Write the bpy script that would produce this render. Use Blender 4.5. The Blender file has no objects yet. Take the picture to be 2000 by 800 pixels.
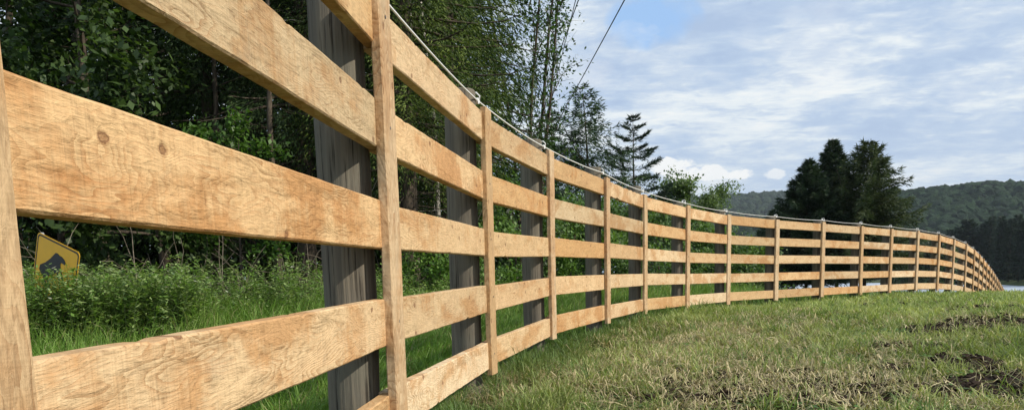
import bpy, math, random, zlib
import numpy as np
from mathutils import Vector, Matrix
R = math.radians
rng = np.random.default_rng(7)
random.seed(7)
scene = bpy.context.scene
col = scene.collection

# ------------------------------------------------------------------ camera
TH, RO, FPX = 0.12782, 0.02521, 1474.5
U = Vector((0, math.sin(TH), math.cos(TH))); D = Vector((0, math.cos(TH), -math.sin(TH))); X = Vector((1, 0, 0))
cr, sr = math.cos(RO), math.sin(RO)
Rt = X*cr - U*sr; Up = X*sr + U*cr
cam = bpy.data.cameras.new('camera'); co = bpy.data.objects.new('camera', cam); col.objects.link(co)
co.matrix_world = Matrix(((Rt.x, Up.x, -D.x, 0), (Rt.y, Up.y, -D.y, 0), (Rt.z, Up.z, -D.z, 0), (0, 0, 0, 1)))
cam.sensor_fit = 'HORIZONTAL'; cam.sensor_width = 36; cam.lens = FPX/2000*36
cam.shift_y = .175; cam.clip_end = 20000; cam.clip_start = .05
scene.camera = co

def ray(u, v):
    a = u-1000; b = 750-v
    x = a*cr+b*sr; y = -a*sr+b*cr
    return np.array([x, FPX*math.cos(TH)+y*math.sin(TH), -FPX*math.sin(TH)+y*math.cos(TH)])/FPX
def at(u, v, Y):
    r = ray(u, v); return r*(Y/r[1])

# ------------------------------------------------------------------ helpers
def tag(o, label=None, cat=None, group=None, kind=None):
    if label: o['label'] = label
    if cat: o['category'] = cat
    if group: o['group'] = group
    if kind: o['kind'] = kind
    return o
def empty(name, loc, rz=0):
    o = bpy.data.objects.new(name, None); col.objects.link(o); o.location = loc; o.rotation_euler = (0, 0, rz)
    o.empty_display_size = .2
    return o
def mesh_np(name, V, F, colors=None, smooth=False):
    """V (n,3); F (m,k) array or list of such arrays"""
    V = np.asarray(V, dtype=np.float32)
    Fs = F if isinstance(F, list) else [F]
    Fs = [np.asarray(f, dtype=np.int32) for f in Fs if len(f)]
    me = bpy.data.meshes.new(name)
    me.vertices.add(len(V)); me.vertices.foreach_set('co', V.ravel())
    loops = np.concatenate([f.ravel() for f in Fs])
    tot = np.concatenate([np.full(len(f), f.shape[1], np.int32) for f in Fs])
    start = np.concatenate([[0], np.cumsum(tot)[:-1]]).astype(np.int32)
    me.loops.add(len(loops)); me.loops.foreach_set('vertex_index', loops)
    me.polygons.add(len(tot)); me.polygons.foreach_set('loop_start', start); me.polygons.foreach_set('loop_total', tot)
    me.polygons.foreach_set('use_smooth', np.full(len(tot), bool(smooth)))
    if colors is not None:
        at_ = me.attributes.new('col', 'FLOAT_COLOR', 'POINT')
        c = np.ones((len(V), 4), np.float32); c[:, :3] = colors
        at_.data.foreach_set('color', c.ravel())
    me.update(calc_edges=True)
    return me
def obj(name, me, mat, parent=None, loc=None):
    me.name = name
    if mat and not me.materials: me.materials.append(mat)
    o = bpy.data.objects.new(name, me); col.objects.link(o)
    if parent: o.parent = parent
    if loc is not None: o.location = loc
    return o
def copy_tree(o, parent=None):
    c = o.copy(); col.objects.link(c); c.parent = parent
    for ch in list(o.children): copy_tree(ch, c)
    return c
class Acc:
    """collects vertex / quad blocks"""
    def __init__(s): s.V = []; s.Q = []; s.T = []; s.C = []; s.n = 0
    def add(s, V, Q=None, T=None, c=None):
        V = np.asarray(V, float)
        s.V.append(V)
        if Q is not None and len(Q): s.Q.append(np.asarray(Q)+s.n)
        if T is not None and len(T): s.T.append(np.asarray(T)+s.n)
        if c is not None: s.C.append(np.broadcast_to(np.asarray(c, float), (len(V), 3)))
        s.n += len(V)
    def mesh(s, name, smooth=False):
        F = []
        if s.Q: F.append(np.concatenate(s.Q))
        if s.T: F.append(np.concatenate(s.T))
        return mesh_np(name, np.concatenate(s.V), F, np.concatenate(s.C) if s.C else None, smooth)
def tube(acc, pts, rad, n=6, cap=False, c=None):
    pts = np.asarray(pts, float); rad = np.broadcast_to(np.asarray(rad, float), (len(pts),))
    t = np.gradient(pts, axis=0); t /= np.linalg.norm(t, axis=1)[:, None]+1e-9
    ref = np.array([0, 0, 1.]) if abs(t[0, 2]) < .9 else np.array([1., 0, 0])
    a = np.cross(t, ref); a /= np.linalg.norm(a, axis=1)[:, None]+1e-9
    b = np.cross(t, a)
    th = np.arange(n)*2*math.pi/n
    V = pts[:, None]+rad[:, None, None]*(a[:, None]*np.cos(th)[None, :, None]+b[:, None]*np.sin(th)[None, :, None])
    m = len(pts)
    i, j = np.meshgrid(np.arange(m-1), np.arange(n), indexing='ij')
    q = np.stack([i*n+j, i*n+(j+1) % n, (i+1)*n+(j+1) % n, (i+1)*n+j], -1).reshape(-1, 4)
    V = V.reshape(-1, 3); T = None
    if cap:
        V = np.vstack([V, pts[0], pts[-1]]); k = m*n
        T = [[k, (jj+1) % n, jj] for jj in range(n)]+[[k+1, (m-1)*n+jj, (m-1)*n+(jj+1) % n] for jj in range(n)]
    acc.add(V, q, T, c)
def box(acc, lo, hi, M=None, c=None):
    x0, y0, z0 = lo; x1, y1, z1 = hi
    V = np.array([[x, y, z] for z in (z0, z1) for y in (y0, y1) for x in (x0, x1)], float)
    Q = [[0, 2, 3, 1], [4, 5, 7, 6], [0, 1, 5, 4], [2, 6, 7, 3], [0, 4, 6, 2], [1, 3, 7, 5]]
    if M is not None: V = np.array([list(M @ Vector(v)) for v in V])
    acc.add(V, Q, None, c)
def unit(v): return v/(np.linalg.norm(v, axis=-1, keepdims=True)+1e-9)
def diamonds(acc, P, A, B, c):
    """leaf shaped quads: centre P, half length vectors A, half width vectors B"""
    n = len(P); V = np.stack([P-A, P+B-A*.1, P+A, P-B-A*.1], 1).reshape(-1, 3)
    acc.add(V, np.arange(4*n).reshape(n, 4), None, np.repeat(c, 4, 0))
def spikes(acc, P, A, B, c):
    n = len(P); V = np.stack([P-B, P+B, P+A], 1).reshape(-1, 3)
    acc.add(V, None, np.arange(3*n).reshape(n, 3), np.repeat(c, 3, 0))
def rdir(n): return unit(rng.normal(size=(n, 3)))
class Noise2:
    def __init__(s, seed, scale, octs=4):
        r = np.random.default_rng(seed); s.k = []
        for o in range(octs):
            for _ in range(5):
                a = r.uniform(0, 2*math.pi); f = 2*math.pi/scale*(2**o)*r.uniform(.6, 1.4)
                s.k.append((math.cos(a)*f, math.sin(a)*f, r.uniform(0, 6.28), .6**o))
    def __call__(s, x, y):
        t = 0; w = 0
        for kx, ky, p, am in s.k:
            t = t+am*np.sin(kx*x+ky*y+p+1.3*np.sin(ky*.7*x-kx*.7*y+p*2)); w += am*am
        return t/math.sqrt(w)      # about unit-ish variance *0.7
def sstep(a, b, x):
    t = np.clip((x-a)/(b-a), 0, 1); return t*t*(3-2*t)

# ------------------------------------------------------------------ materials
def newmat(name):
    m = bpy.data.materials.new(name); m.use_nodes = True; nt = m.node_tree; nt.nodes.clear()
    return m, nt
def N(nt, t, **kw):
    n = nt.nodes.new(t)
    for k, v in kw.items(): setattr(n, k, v)
    return n
def L(nt, a, b): nt.links.new(a, b)
def ramp(nt, fac, stops, interp='LINEAR'):
    r = N(nt, 'ShaderNodeValToRGB'); r.color_ramp.interpolation = interp
    e = r.color_ramp.elements
    while len(e) < len(stops): e.new(.5)
    for el, (p, c) in zip(e, stops): el.position = p; el.color = (*c, 1) if len(c) == 3 else c
    L(nt, fac, r.inputs[0]); return r.outputs[0]
def math_(nt, op, a, b=None, clamp=False):
    m = N(nt, 'ShaderNodeMath', operation=op); m.use_clamp = clamp
    for i, v in enumerate((a, b)):
        if v is None: continue
        if isinstance(v, (int, float)): m.inputs[i].default_value = v
        else: L(nt, v, m.inputs[i])
    return m.outputs[0]
def mix(nt, f, a, b, blend='MIX'):
    m = N(nt, 'ShaderNodeMix', data_type='RGBA', blend_type=blend)
    for i, v in ((0, f), (6, a), (7, b)):
        if isinstance(v, (int, float)): m.inputs[i].default_value = v
        elif isinstance(v, tuple): m.inputs[i].default_value = (*v, 1)
        else: L(nt, v, m.inputs[i])
    return m.outputs[2]
def noise(nt, vec, scale, detail=4, rough=.55, dim='3D', w=None, dist=0):
    n = N(nt, 'ShaderNodeTexNoise', noise_dimensions=dim)
    n.inputs['Scale'].default_value = scale; n.inputs['Detail'].default_value = detail; n.inputs['Roughness'].default_value = rough
    n.inputs['Distortion'].default_value = dist
    if vec is not None: L(nt, vec, n.inputs['Vector'])
    if w is not None: L(nt, w, n.inputs['W'])
    return n.outputs['Fac']
def mapping(nt, vec, scale=(1, 1, 1), loc=(0, 0, 0)):
    m = N(nt, 'ShaderNodeMapping'); m.inputs['Scale'].default_value = scale; m.inputs['Location'].default_value = loc
    L(nt, vec, m.inputs['Vector']); return m.outputs[0]
def principled(nt, color, rough=.6, spec=.5, bump=None, bstr=.3, bdist=.01):
    p = N(nt, 'ShaderNodeBsdfPrincipled'); o = N(nt, 'ShaderNodeOutputMaterial')
    if isinstance(color, tuple): p.inputs['Base Color'].default_value = (*color, 1)
    else: L(nt, color, p.inputs['Base Color'])
    if isinstance(rough, (int, float)): p.inputs['Roughness'].default_value = rough
    else: L(nt, rough, p.inputs['Roughness'])
    p.inputs['Specular IOR Level'].default_value = spec
    if bump is not None:
        b = N(nt, 'ShaderNodeBump'); b.inputs['Strength'].default_value = bstr; b.inputs['Distance'].default_value = bdist
        L(nt, bump, b.inputs['Height']); L(nt, b.outputs[0], p.inputs['Normal'])
    L(nt, p.outputs[0], o.inputs[0]); return p, o

def wood_mat(name, along='X', tint=(1, 1, 1), crossw=.30, con=.85, stn=.66):
    """freshly sawn board: object coordinates run along X (grain direction)"""
    m, nt = newmat(name)
    tc = N(nt, 'ShaderNodeTexCoord').outputs['Object']
    oi = N(nt, 'ShaderNodeObjectInfo').outputs['Random']
    seed = math_(nt, 'MULTIPLY', oi, 97.0)
    seed2 = math_(nt, 'FRACT', math_(nt, 'MULTIPLY', oi, 13.7))
    sep = N(nt, 'ShaderNodeSeparateXYZ'); L(nt, tc, sep.inputs[0])
    ax = sep.outputs['X'] if along == 'X' else sep.outputs['Z']
    ay = sep.outputs['Y']
    az = sep.outputs['Z'] if along == 'X' else sep.outputs['X']
    cmb = N(nt, 'ShaderNodeCombineXYZ'); L(nt, ax, cmb.inputs[0]); L(nt, ay, cmb.inputs[1]); L(nt, az, cmb.inputs[2])
    v = cmb.outputs[0]
    # knots: voronoi cells, a few of them active
    kv = N(nt, 'ShaderNodeTexVoronoi', voronoi_dimensions='2D', feature='F1'); kv.inputs['Scale'].default_value = 1.0
    kv.inputs['Randomness'].default_value = 1
    kc = N(nt, 'ShaderNodeCombineXYZ'); L(nt, math_(nt, 'ADD', math_(nt, 'MULTIPLY', ax, 6.0), seed), kc.inputs[0]); L(nt, math_(nt, 'ADD', math_(nt, 'MULTIPLY', az, 8.0), math_(nt, 'MULTIPLY', seed, 3.3)), kc.inputs[1]); L(nt, kc.outputs[0], kv.inputs['Vector'])
    kd = math_(nt, 'ADD', math_(nt, 'MULTIPLY', kv.outputs['Distance'], 2.1), math_(nt, 'MULTIPLY', math_(nt, 'SUBTRACT', noise(nt, mapping(nt, v, (40, 40, 40)), 1.0, 3, .6), .5), .3))
    ksep = N(nt, 'ShaderNodeSeparateColor'); L(nt, kv.outputs['Color'], ksep.inputs[0])
    kon = math_(nt, 'GREATER_THAN', ksep.outputs[0], .76)
    kin = math_(nt, 'MULTIPLY', math_(nt, 'SUBTRACT', 1, math_(nt, 'DIVIDE', kd, .19, True), True), kon)     # 1 at centre
    kwide = math_(nt, 'MULTIPLY', math_(nt, 'POWER', math_(nt, 'SUBTRACT', 1, math_(nt, 'DIVIDE', kd, .95, True), True), 1.5), kon)
    # ring field
    n1 = noise(nt, mapping(nt, v, (1.3, 3, 5.5)), 1.0, 3, .5, '4D', seed)
    n2 = noise(nt, mapping(nt, v, (9, 12, 34)), 1.0, 3, .6, '4D', seed)
    ring = math_(nt, 'ADD', math_(nt, 'MULTIPLY', n1, 44.0), math_(nt, 'MULTIPLY', az, 30.0))
    ring = math_(nt, 'ADD', ring, math_(nt, 'MULTIPLY', n2, 1.6))
    ring = math_(nt, 'ADD', ring, math_(nt, 'MULTIPLY', kwide, 4.5))
    saw = math_(nt, 'FRACT', ring)
    late = math_(nt, 'POWER', saw, 2.2)                     # thin darker late wood lines
    # fine fibre and circular-saw marks
    fib = noise(nt, mapping(nt, v, (18, 60, 260)), 1.0, 3, .65, '4D', seed)
    cross = noise(nt, mapping(nt, v, (150, 5, 7)), 1.0, 3, .6, '4D', seed, .4)
    scal = noise(nt, mapping(nt, v, (22, 20, 60)), 1.0, 4, .65, '4D', seed, 1.2)
    stain = noise(nt, mapping(nt, v, (2.6, 3, 5)), 1.0, 5, .6, '4D', seed, .6)
    streak = noise(nt, mapping(nt, v, (34, 5, 1.6)), 1.0, 4, .6, '4D', seed, .5)
    stain2 = noise(nt, mapping(nt, v, (7, 3, 9)), 1.0, 4, .6, '4D', math_(nt, 'ADD', seed, 31.0), .4)
    pale = tuple(a*b for a, b in zip((.66, .51, .32), tint)); ora = tuple(a*b for a, b in zip((.43, .215, .075), tint))
    base = mix(nt, math_(nt, 'POWER', seed2, 1.3), pale, tuple(a*b for a, b in zip((.55, .37, .185), tint)))
    c = mix(nt, math_(nt, 'MULTIPLY', math_(nt, 'MULTIPLY', math_(nt, 'SUBTRACT', math_(nt, 'ADD', stain, math_(nt, 'MULTIPLY', math_(nt, 'SUBTRACT', streak, .5), .22)), math_(nt, 'ADD', .42, math_(nt, 'MULTIPLY', math_(nt, 'FRACT', math_(nt, 'MULTIPLY', oi, 41.3)), .14)), True), 8.5, True), stn), base, ora)
    c = mix(nt, math_(nt, 'MULTIPLY', math_(nt, 'MULTIPLY', late, .8), math_(nt, 'MULTIPLY', math_(nt, 'SUBTRACT', noise(nt, mapping(nt, v, (4, 4, 9)), 1.0, 3, .6, '4D', seed), .36, True), 4.0, True)), c, tuple(a*b for a, b in zip((.36, .185, .075), tint)))
    f = math_(nt, 'ADD', math_(nt, 'MULTIPLY', scal, .55), math_(nt, 'MULTIPLY', cross, crossw))
    f = math_(nt, 'ADD', f, math_(nt, 'MULTIPLY', fib, .30))
    g = ramp(nt, f, [(.39, (.42, .36, .30)), (.49, (.88, .87, .85)), (.64, (1.2, 1.2, 1.2))])
    c = mix(nt, con, c, g, 'MULTIPLY')
    grey = math_(nt, 'MULTIPLY', math_(nt, 'MULTIPLY', math_(nt, 'SUBTRACT', stain2, .60, True), 7.0, True), .35)
    c = mix(nt, grey, c, (.33, .27, .185))
    spk = noise(nt, mapping(nt, v, (45, 45, 70)), 1.0, 2, .5, '4D', seed)
    c = mix(nt, math_(nt, 'MULTIPLY', math_(nt, 'MULTIPLY', math_(nt, 'SUBTRACT', spk, .66, True), 14.0, True), .4), c, (.23, .12, .05))
    kr = math_(nt, 'ABSOLUTE', math_(nt, 'SUBTRACT', kin, .42))
    c = mix(nt, math_(nt, 'MULTIPLY', math_(nt, 'POWER', kin, .45), .85), c, (.25, .125, .055))
    c = mix(nt, math_(nt, 'MULTIPLY', math_(nt, 'MULTIPLY', math_(nt, 'LESS_THAN', kr, .13), kon), .55), c, (.13, .06, .03))
    c = mix(nt, 1.0, c, N(nt, 'ShaderNodeObjectInfo').outputs['Color'], 'MULTIPLY')
    h = math_(nt, 'ADD', math_(nt, 'MULTIPLY', scal, .7), math_(nt, 'MULTIPLY', cross, crossw*2))
    h = math_(nt, 'ADD', h, math_(nt, 'MULTIPLY', fib, .35)); h = math_(nt, 'SUBTRACT', h, math_(nt, 'MULTIPLY', late, .25))
    principled(nt, c, .78, .25, h, .9, .006)
    return m

def post_mat():
    m, nt = newmat('weathered_post_wood')
    tc = N(nt, 'ShaderNodeTexCoord').outputs['Object']
    seed = math_(nt, 'MULTIPLY', N(nt, 'ShaderNodeObjectInfo').outputs['Random'], 57.0)
    st = noise(nt, mapping(nt, tc, (48, 48, 1.6)), 1.0, 5, .6, '4D', seed, .3)
    st2 = noise(nt, mapping(nt, tc, (90, 90, 2.5)), 1.0, 4, .7, '4D', seed)
    bl = noise(nt, mapping(nt, tc, (5, 5, 3)), 1.0, 4, .6, '4D', seed)
    c = ramp(nt, st, [(.28, (.09, .08, .065)), (.5, (.155, .135, .105)), (.72, (.24, .205, .15))])
    c = mix(nt, math_(nt, 'MULTIPLY', math_(nt, 'SUBTRACT', bl, .48, True), 4.0, True), c, (.17, .165, .13))
    crack = ramp(nt, st2, [(.37, (.18, .17, .16)), (.44, (1, 1, 1))])
    c = mix(nt, .8, c, crack, 'MULTIPLY')
    h = math_(nt, 'ADD', st, math_(nt, 'MULTIPLY', st2, .8))
    principled(nt, c, .85, .2, h, .7, .008)
    return m

def leaf_mat(name, trans=.35, rough=.5, spec=.4):
    m, nt = newmat(name)
    a = N(nt, 'ShaderNodeAttribute', attribute_name='col')
    p, o = principled(nt, a.outputs['Color'], rough, spec)
    t = N(nt, 'ShaderNodeBsdfTranslucent'); L(nt, mix(nt, 1.0, a.outputs['Color'], (1.25, 1.35, .6), 'MULTIPLY'), t.inputs[0])
    s = N(nt, 'ShaderNodeMixShader'); s.inputs[0].default_value = trans
    L(nt, p.outputs[0], s.inputs[1]); L(nt, t.outputs[0], s.inputs[2]); L(nt, s.outputs[0], o.inputs[0])
    return m
def bark_mat(name, c1, c2, sc=(18, 18, 3)):
    m, nt = newmat(name)
    tc = N(nt, 'ShaderNodeTexCoord').outputs['Object']
    n = noise(nt, mapping(nt, tc, sc), 1.0, 5, .65)
    c = ramp(nt, n, [(.35, c1), (.62, c2)])
    principled(nt, c, .9, .15, n, .8, .02); return m
def plain(name, c, rough=.5, spec=.5, var=.12, sc=30):
    m, nt = newmat(name)
    tc = N(nt, 'ShaderNodeTexCoord').outputs['Object']
    n = noise(nt, tc, sc, 4)
    cc = mix(nt, n, tuple(x*(1-var) for x in c), tuple(min(1, x*(1+var)) for x in c))
    principled(nt, cc, rough, spec); return m

M_board = wood_mat('sawn_board_wood'); M_batten = wood_mat('sawn_batten_wood', 'Z', (1.06, 1.04, 1.06), .08, .5, .45)
M_post = post_mat()
M_leaf = leaf_mat('leaf'); M_needle = leaf_mat('needle', .15, .6, .25); M_grass = leaf_mat('grass_blade', .3, .55, .3)
M_straw = leaf_mat('straw', .15, .7, .2)
M_bark = bark_mat('bark', (.035, .028, .022), (.12, .095, .07)); M_birch = bark_mat('pale_bark', (.22, .2, .17), (.5, .47, .42), (6, 6, 14))
M_twig = bark_mat('dead_twig', (.13, .105, .08), (.30, .25, .19), (20, 20, 8))
M_white = plain('white_plastic', (.78, .78, .76), .4)
M_screw = plain('dull_screw_metal', (.16, .13, .10), .5)
M_cord = plain('white_cord', (.75, .75, .72), .6)
M_cable = plain('black_cable', (.03, .03, .032), .5)

# ------------------------------------------------------------------ fence line
FP = np.array([[-0.5559, 0.8764, -0.5911], [-0.3975, 2.8083, -0.5426], [-0.0881, 4.6966, -0.4996], [0.3981, 6.5342, -0.44], [1.1028, 8.302, -0.4032], [1.8244, 10.0618, -0.3835], [2.7785, 11.7117, -0.3833], [3.8595, 13.2832, -0.3754], [5.1834, 14.658, -0.3702], [6.5954, 15.9433, -0.3595], [7.9988, 17.2385, -0.3574], [9.3413, 18.5967, -0.3513], [10.7018, 19.9369, -0.3522], [12.0305, 21.3092, -0.3797], [13.2781, 22.7537, -0.4411], [14.5142, 24.2068, -0.5381], [15.6808, 25.7145, -0.6575], [16.8082, 27.2515, -0.7793], [17.9149, 28.8028, -0.9088], [19.0247, 30.3512, -1.0475], [20.1329, 31.9008, -1.1856], [21.2344, 33.455, -1.3245], [22.3293, 35.014, -1.4622]])
ext = [FP[-1]+np.array([1.09, 1.565, -.138])*k for k in range(1, 8)]
FP = np.vstack([FP, ext]); NB = len(FP)

# ------------------------------------------------------------------ ground height
nz1 = Noise2(3, 9, 3); nz2 = Noise2(5, 1.1, 4); nz3 = Noise2(9, 60, 3)
MUD = [(at(1530, 765, 1), 4.3, .85, .8), (at(1660, 770, 1), 4.35, .5, .6), (at(1850, 748, 1), 5.0, .45, .32), (at(1970, 655, 1), 7.7, .8, .5),
       (at(1890, 668, 1), 7.2, .5, .45), (at(1990, 790, 1), 4.25, .5, .3), (at(1350, 805, 1), 4.1, .3, .12), (at(1500, 800, 1), 4.0, .6, .3), (at(1840, 800, 1), 4.0, .4, .2), (at(1780, 690, 1), 6.0, .3, .22),
       (at(1770, 600, 1), 12.5, .7, .35), (at(1930, 625, 1), 9.6, .6, .25)]
MUDP = [(a[0]*Y/a[1], Y, rx, ry) for a, Y, rx, ry in MUD]
mudn = Noise2(21, .5, 4)
def mud(x, y):
    m = 0
    for cx, cy, rx, ry in MUDP:
        d = ((x-cx)/rx)**2+((y-cy)/ry)**2
        m = np.maximum(m, np.exp(-d*.9))
    return sstep(.32, .56, m*(1.08+.34*mudn(x, y))+.08*mudn(x*2.3, y*2.3))
def ground(x, y):
    x = np.asarray(x, float); y = np.asarray(y, float)
    r = np.hypot(x, y); az = np.degrees(np.arctan2(x, y))
    base = np.interp(r, [0, 3, 4.7, 6.4, 8.2, 10, 12, 16, 20, 23, 24.5, 26.5, 29, 41, 60, 90, 140], [-.72, -.70, -.65, -.60, -.535, -.475, -.455, -.455, -.46, -.475, -.51, -.60, -.76, -1.55, -3.0, -5.5, -7])
    left = np.interp(r, [0, 3, 6, 12, 20, 60, 200, 3000], [-.72, -.70, -.64, -.50, -.45, -1.0, -2, -2])
    w = sstep(3, 20, az)*sstep(150, 110, az)
    w = np.where(r < 12, w*0+sstep(2, 14, az)*sstep(150, 110, az), w)
    w = w*sstep(8, 12, r)+(1-sstep(8, 12, r))*1.0
    z = base*w+left*(1-w)
    # far shore of the lake
    shore = np.interp(az, [-20, 12, 20, 27, 34, 45, 90], [70, 90, 900, 620, 300, 230, 200])
    up = sstep(shore, shore+25, r)*w
    z = z*(1-up)+up*(-3.0+.012*np.clip(r-shore, 0, 400))
    z = z+.012*nz1(x, y)*sstep(.5, 3, r)+np.where(r < 40, .020*nz2(x, y)*sstep(2, 4, r), 0)
    z = z+.022*mud(x, y)*(1+.8*mudn(x*2, y*2))
    return z
def fence_side(x, y):
    """signed distance to the fence line, positive on the field side (right)"""
    x = np.atleast_1d(x); y = np.atleast_1d(y)
    P = np.vstack([FP[0, :2]-np.array([.16, 1.93])*3, FP[:, :2]])
    best = np.full(x.shape, 1e9); sg = np.zeros(x.shape)
    for a, b in zip(P[:-1], P[1:]):
        d = b-a; Ls = np.hypot(*d); t = np.clip(((x-a[0])*d[0]+(y-a[1])*d[1])/Ls**2, 0, 1)
        dx = x-a[0]-t*d[0]; dy = y-a[1]-t*d[1]; q = np.hypot(dx, dy)
        s = np.sign(dx*d[1]-dy*d[0])
        k = q < best; best = np.where(k, q, best); sg = np.where(k, s, sg)
    return best*sg

# terrain sheet (polar grid, fine near the camera)
rs = np.concatenate([np.linspace(.05, 2, 10), np.arange(2.1, 9, .06), np.geomspace(9, 60, 110)[1:], np.geomspace(62, 6000, 70)])
azs = np.concatenate([np.arange(-180, -45, 5), np.arange(-45, 50, .4), np.arange(50, 180.1, 5)])
RR, AA = np.meshgrid(rs, np.radians(azs), indexing='ij')
gx = RR*np.sin(AA); gy = RR*np.cos(AA); gz = ground(gx, gy)
V = np.stack([gx, gy, gz], -1).reshape(-1, 3)
nr, na = len(rs), len(azs)
i, j = np.meshgrid(np.arange(nr-1), np.arange(na-1), indexing='ij')
Q = np.stack([i*na+j, (i+1)*na+j, (i+1)*na+j+1, i*na+j+1], -1).reshape(-1, 4)
mudc = mud(gx, gy).reshape(-1)
me = mesh_np('ground', V, Q[:, ::-1], np.stack([mudc, mudc*0, mudc*0], -1), True)
m, nt = newmat('ground_soil_and_thatch')
tc = N(nt, 'ShaderNodeTexCoord').outputs['Object']
a = N(nt, 'ShaderNodeAttribute', attribute_name='col'); s = N(nt, 'ShaderNodeSeparateColor'); L(nt, a.outputs['Color'], s.inputs[0])
n1 = noise(nt, tc, 3.0, 6, .65); n2 = noise(nt, tc, 40.0, 5, .7); n3 = noise(nt, tc, .35, 4, .6)
c = ramp(nt, n1, [(.35, (.03, .042, .014)), (.55, (.06, .072, .026)), (.7, (.11, .095, .045))])
c = mix(nt, math_(nt, 'MULTIPLY', n3, .5), c, (.05, .085, .02))
soil = ramp(nt, n2, [(.35, (.016, .011, .008)), (.6, (.05, .034, .024)), (.8, (.10, .075, .055))])
c = mix(nt, s.outputs[0], c, soil)
principled(nt, c, .95, .15, n2, .9, .03)
tag(obj('ground', me, m), kind='structure')

# lake
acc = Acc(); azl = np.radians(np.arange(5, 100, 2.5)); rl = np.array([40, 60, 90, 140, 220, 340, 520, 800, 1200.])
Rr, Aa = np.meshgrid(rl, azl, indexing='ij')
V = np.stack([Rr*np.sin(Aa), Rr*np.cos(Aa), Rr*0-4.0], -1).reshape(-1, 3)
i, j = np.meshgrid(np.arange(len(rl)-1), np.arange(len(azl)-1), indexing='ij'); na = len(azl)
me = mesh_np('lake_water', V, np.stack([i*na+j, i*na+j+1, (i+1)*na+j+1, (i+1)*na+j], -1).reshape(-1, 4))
m, nt = newmat('lake_water')
tc = N(nt, 'ShaderNodeTexCoord').outputs['Object']
h = math_(nt, 'ADD', noise(nt, mapping(nt, tc, (1, 1, 1)), 1.2, 4, .6), math_(nt, 'MULTIPLY', noise(nt, tc, .12, 3, .5), .8))
p, o = principled(nt, (.48, .54, .62), .45, .8, h, 1.0, .9)  # pale base colour has sky reflection and sun glint on ripples painted in
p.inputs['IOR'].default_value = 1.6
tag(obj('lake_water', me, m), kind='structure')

# ------------------------------------------------------------------ the fence
fence = empty('board_fence', (FP[0, 0], FP[0, 1], FP[0, 2]-.1))
tag(fence, 'long curving five rail fence of fresh sawn boards on round weathered posts', 'fence')
FI = Matrix.Translation(-fence.location)
fl = np.array(fence.location)
def wavy(n, amp, seed, L_):
    r = np.random.default_rng(seed); x = np.linspace(0, L_, n); y = 0
    for k in (1.3, 3.1, 6.7, 13, 27, 50): y = y+np.sin(x*k*r.uniform(.8, 1.3)+r.uniform(0, 6.28))*amp*r.uniform(.3, 1)/(k**.45)
    return y
def board_mesh(L_, h0, h1, t, seg, seed, amp=.0035, chips=0):
    """sawn board: local x along, y depth 0..t (front at 0), z height centred on 0"""
    x = np.linspace(0, L_, seg+1); r = np.random.default_rng(seed)
    hh = np.linspace(h0, h1, seg+1)/2
    zt = hh+wavy(seg+1, amp, seed*3+1, L_)*.7; zb = -hh+wavy(seg+1, amp, seed*3+2, L_)
    for _ in range(chips):
        cx = r.uniform(.1, L_-.1); d = r.uniform(.003, .009)*(1.7 if chips > 5 else 1); w = r.uniform(.006, .02)*(2.2 if chips > 5 else 1)
        e = d*np.exp(-((x-cx)/w)**2)
        if r.random() < .6: zt = zt-e
        else: zb = zb+e
    ch = .004
    bow = wavy(seg+1, .0025, seed*3+7, L_)
    ring = []
    for (yy, zz) in ((0, 'b1'), (0, 't1'), (ch, 't0'), (t-ch, 't0'), (t, 't1'), (t, 'b1'), (t-ch, 'b0'), (ch, 'b0')):
        z = {'b1': zb+ch, 't1': zt-ch, 't0': zt, 'b0': zb}[zz]
        ring.append(np.stack([x, yy+bow, z], -1))
    Vv = np.stack(ring, 1)                      # seg+1, 8, 3
    n = 8; i, j = np.meshgrid(np.arange(seg), np.arange(n), indexing='ij')
    q = np.stack([i*n+j, i*n+(j+1) % n, (i+1)*n+(j+1) % n, (i+1)*n+j], -1).reshape(-1, 4)
    Vv = Vv.reshape(-1, 3); k = len(Vv)
    caps = np.array([list(range(7, -1, -1)), list(range(k-8, k))])
    return Vv, q, caps
rb = [.035+.3275*k for k in range(5)]
def tangent(i):
    d = FP[min(i+1, NB-1)]-FP[max(i-1, 0)]; d = d.copy(); d[2] = 0
    return unit(d)
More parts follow.
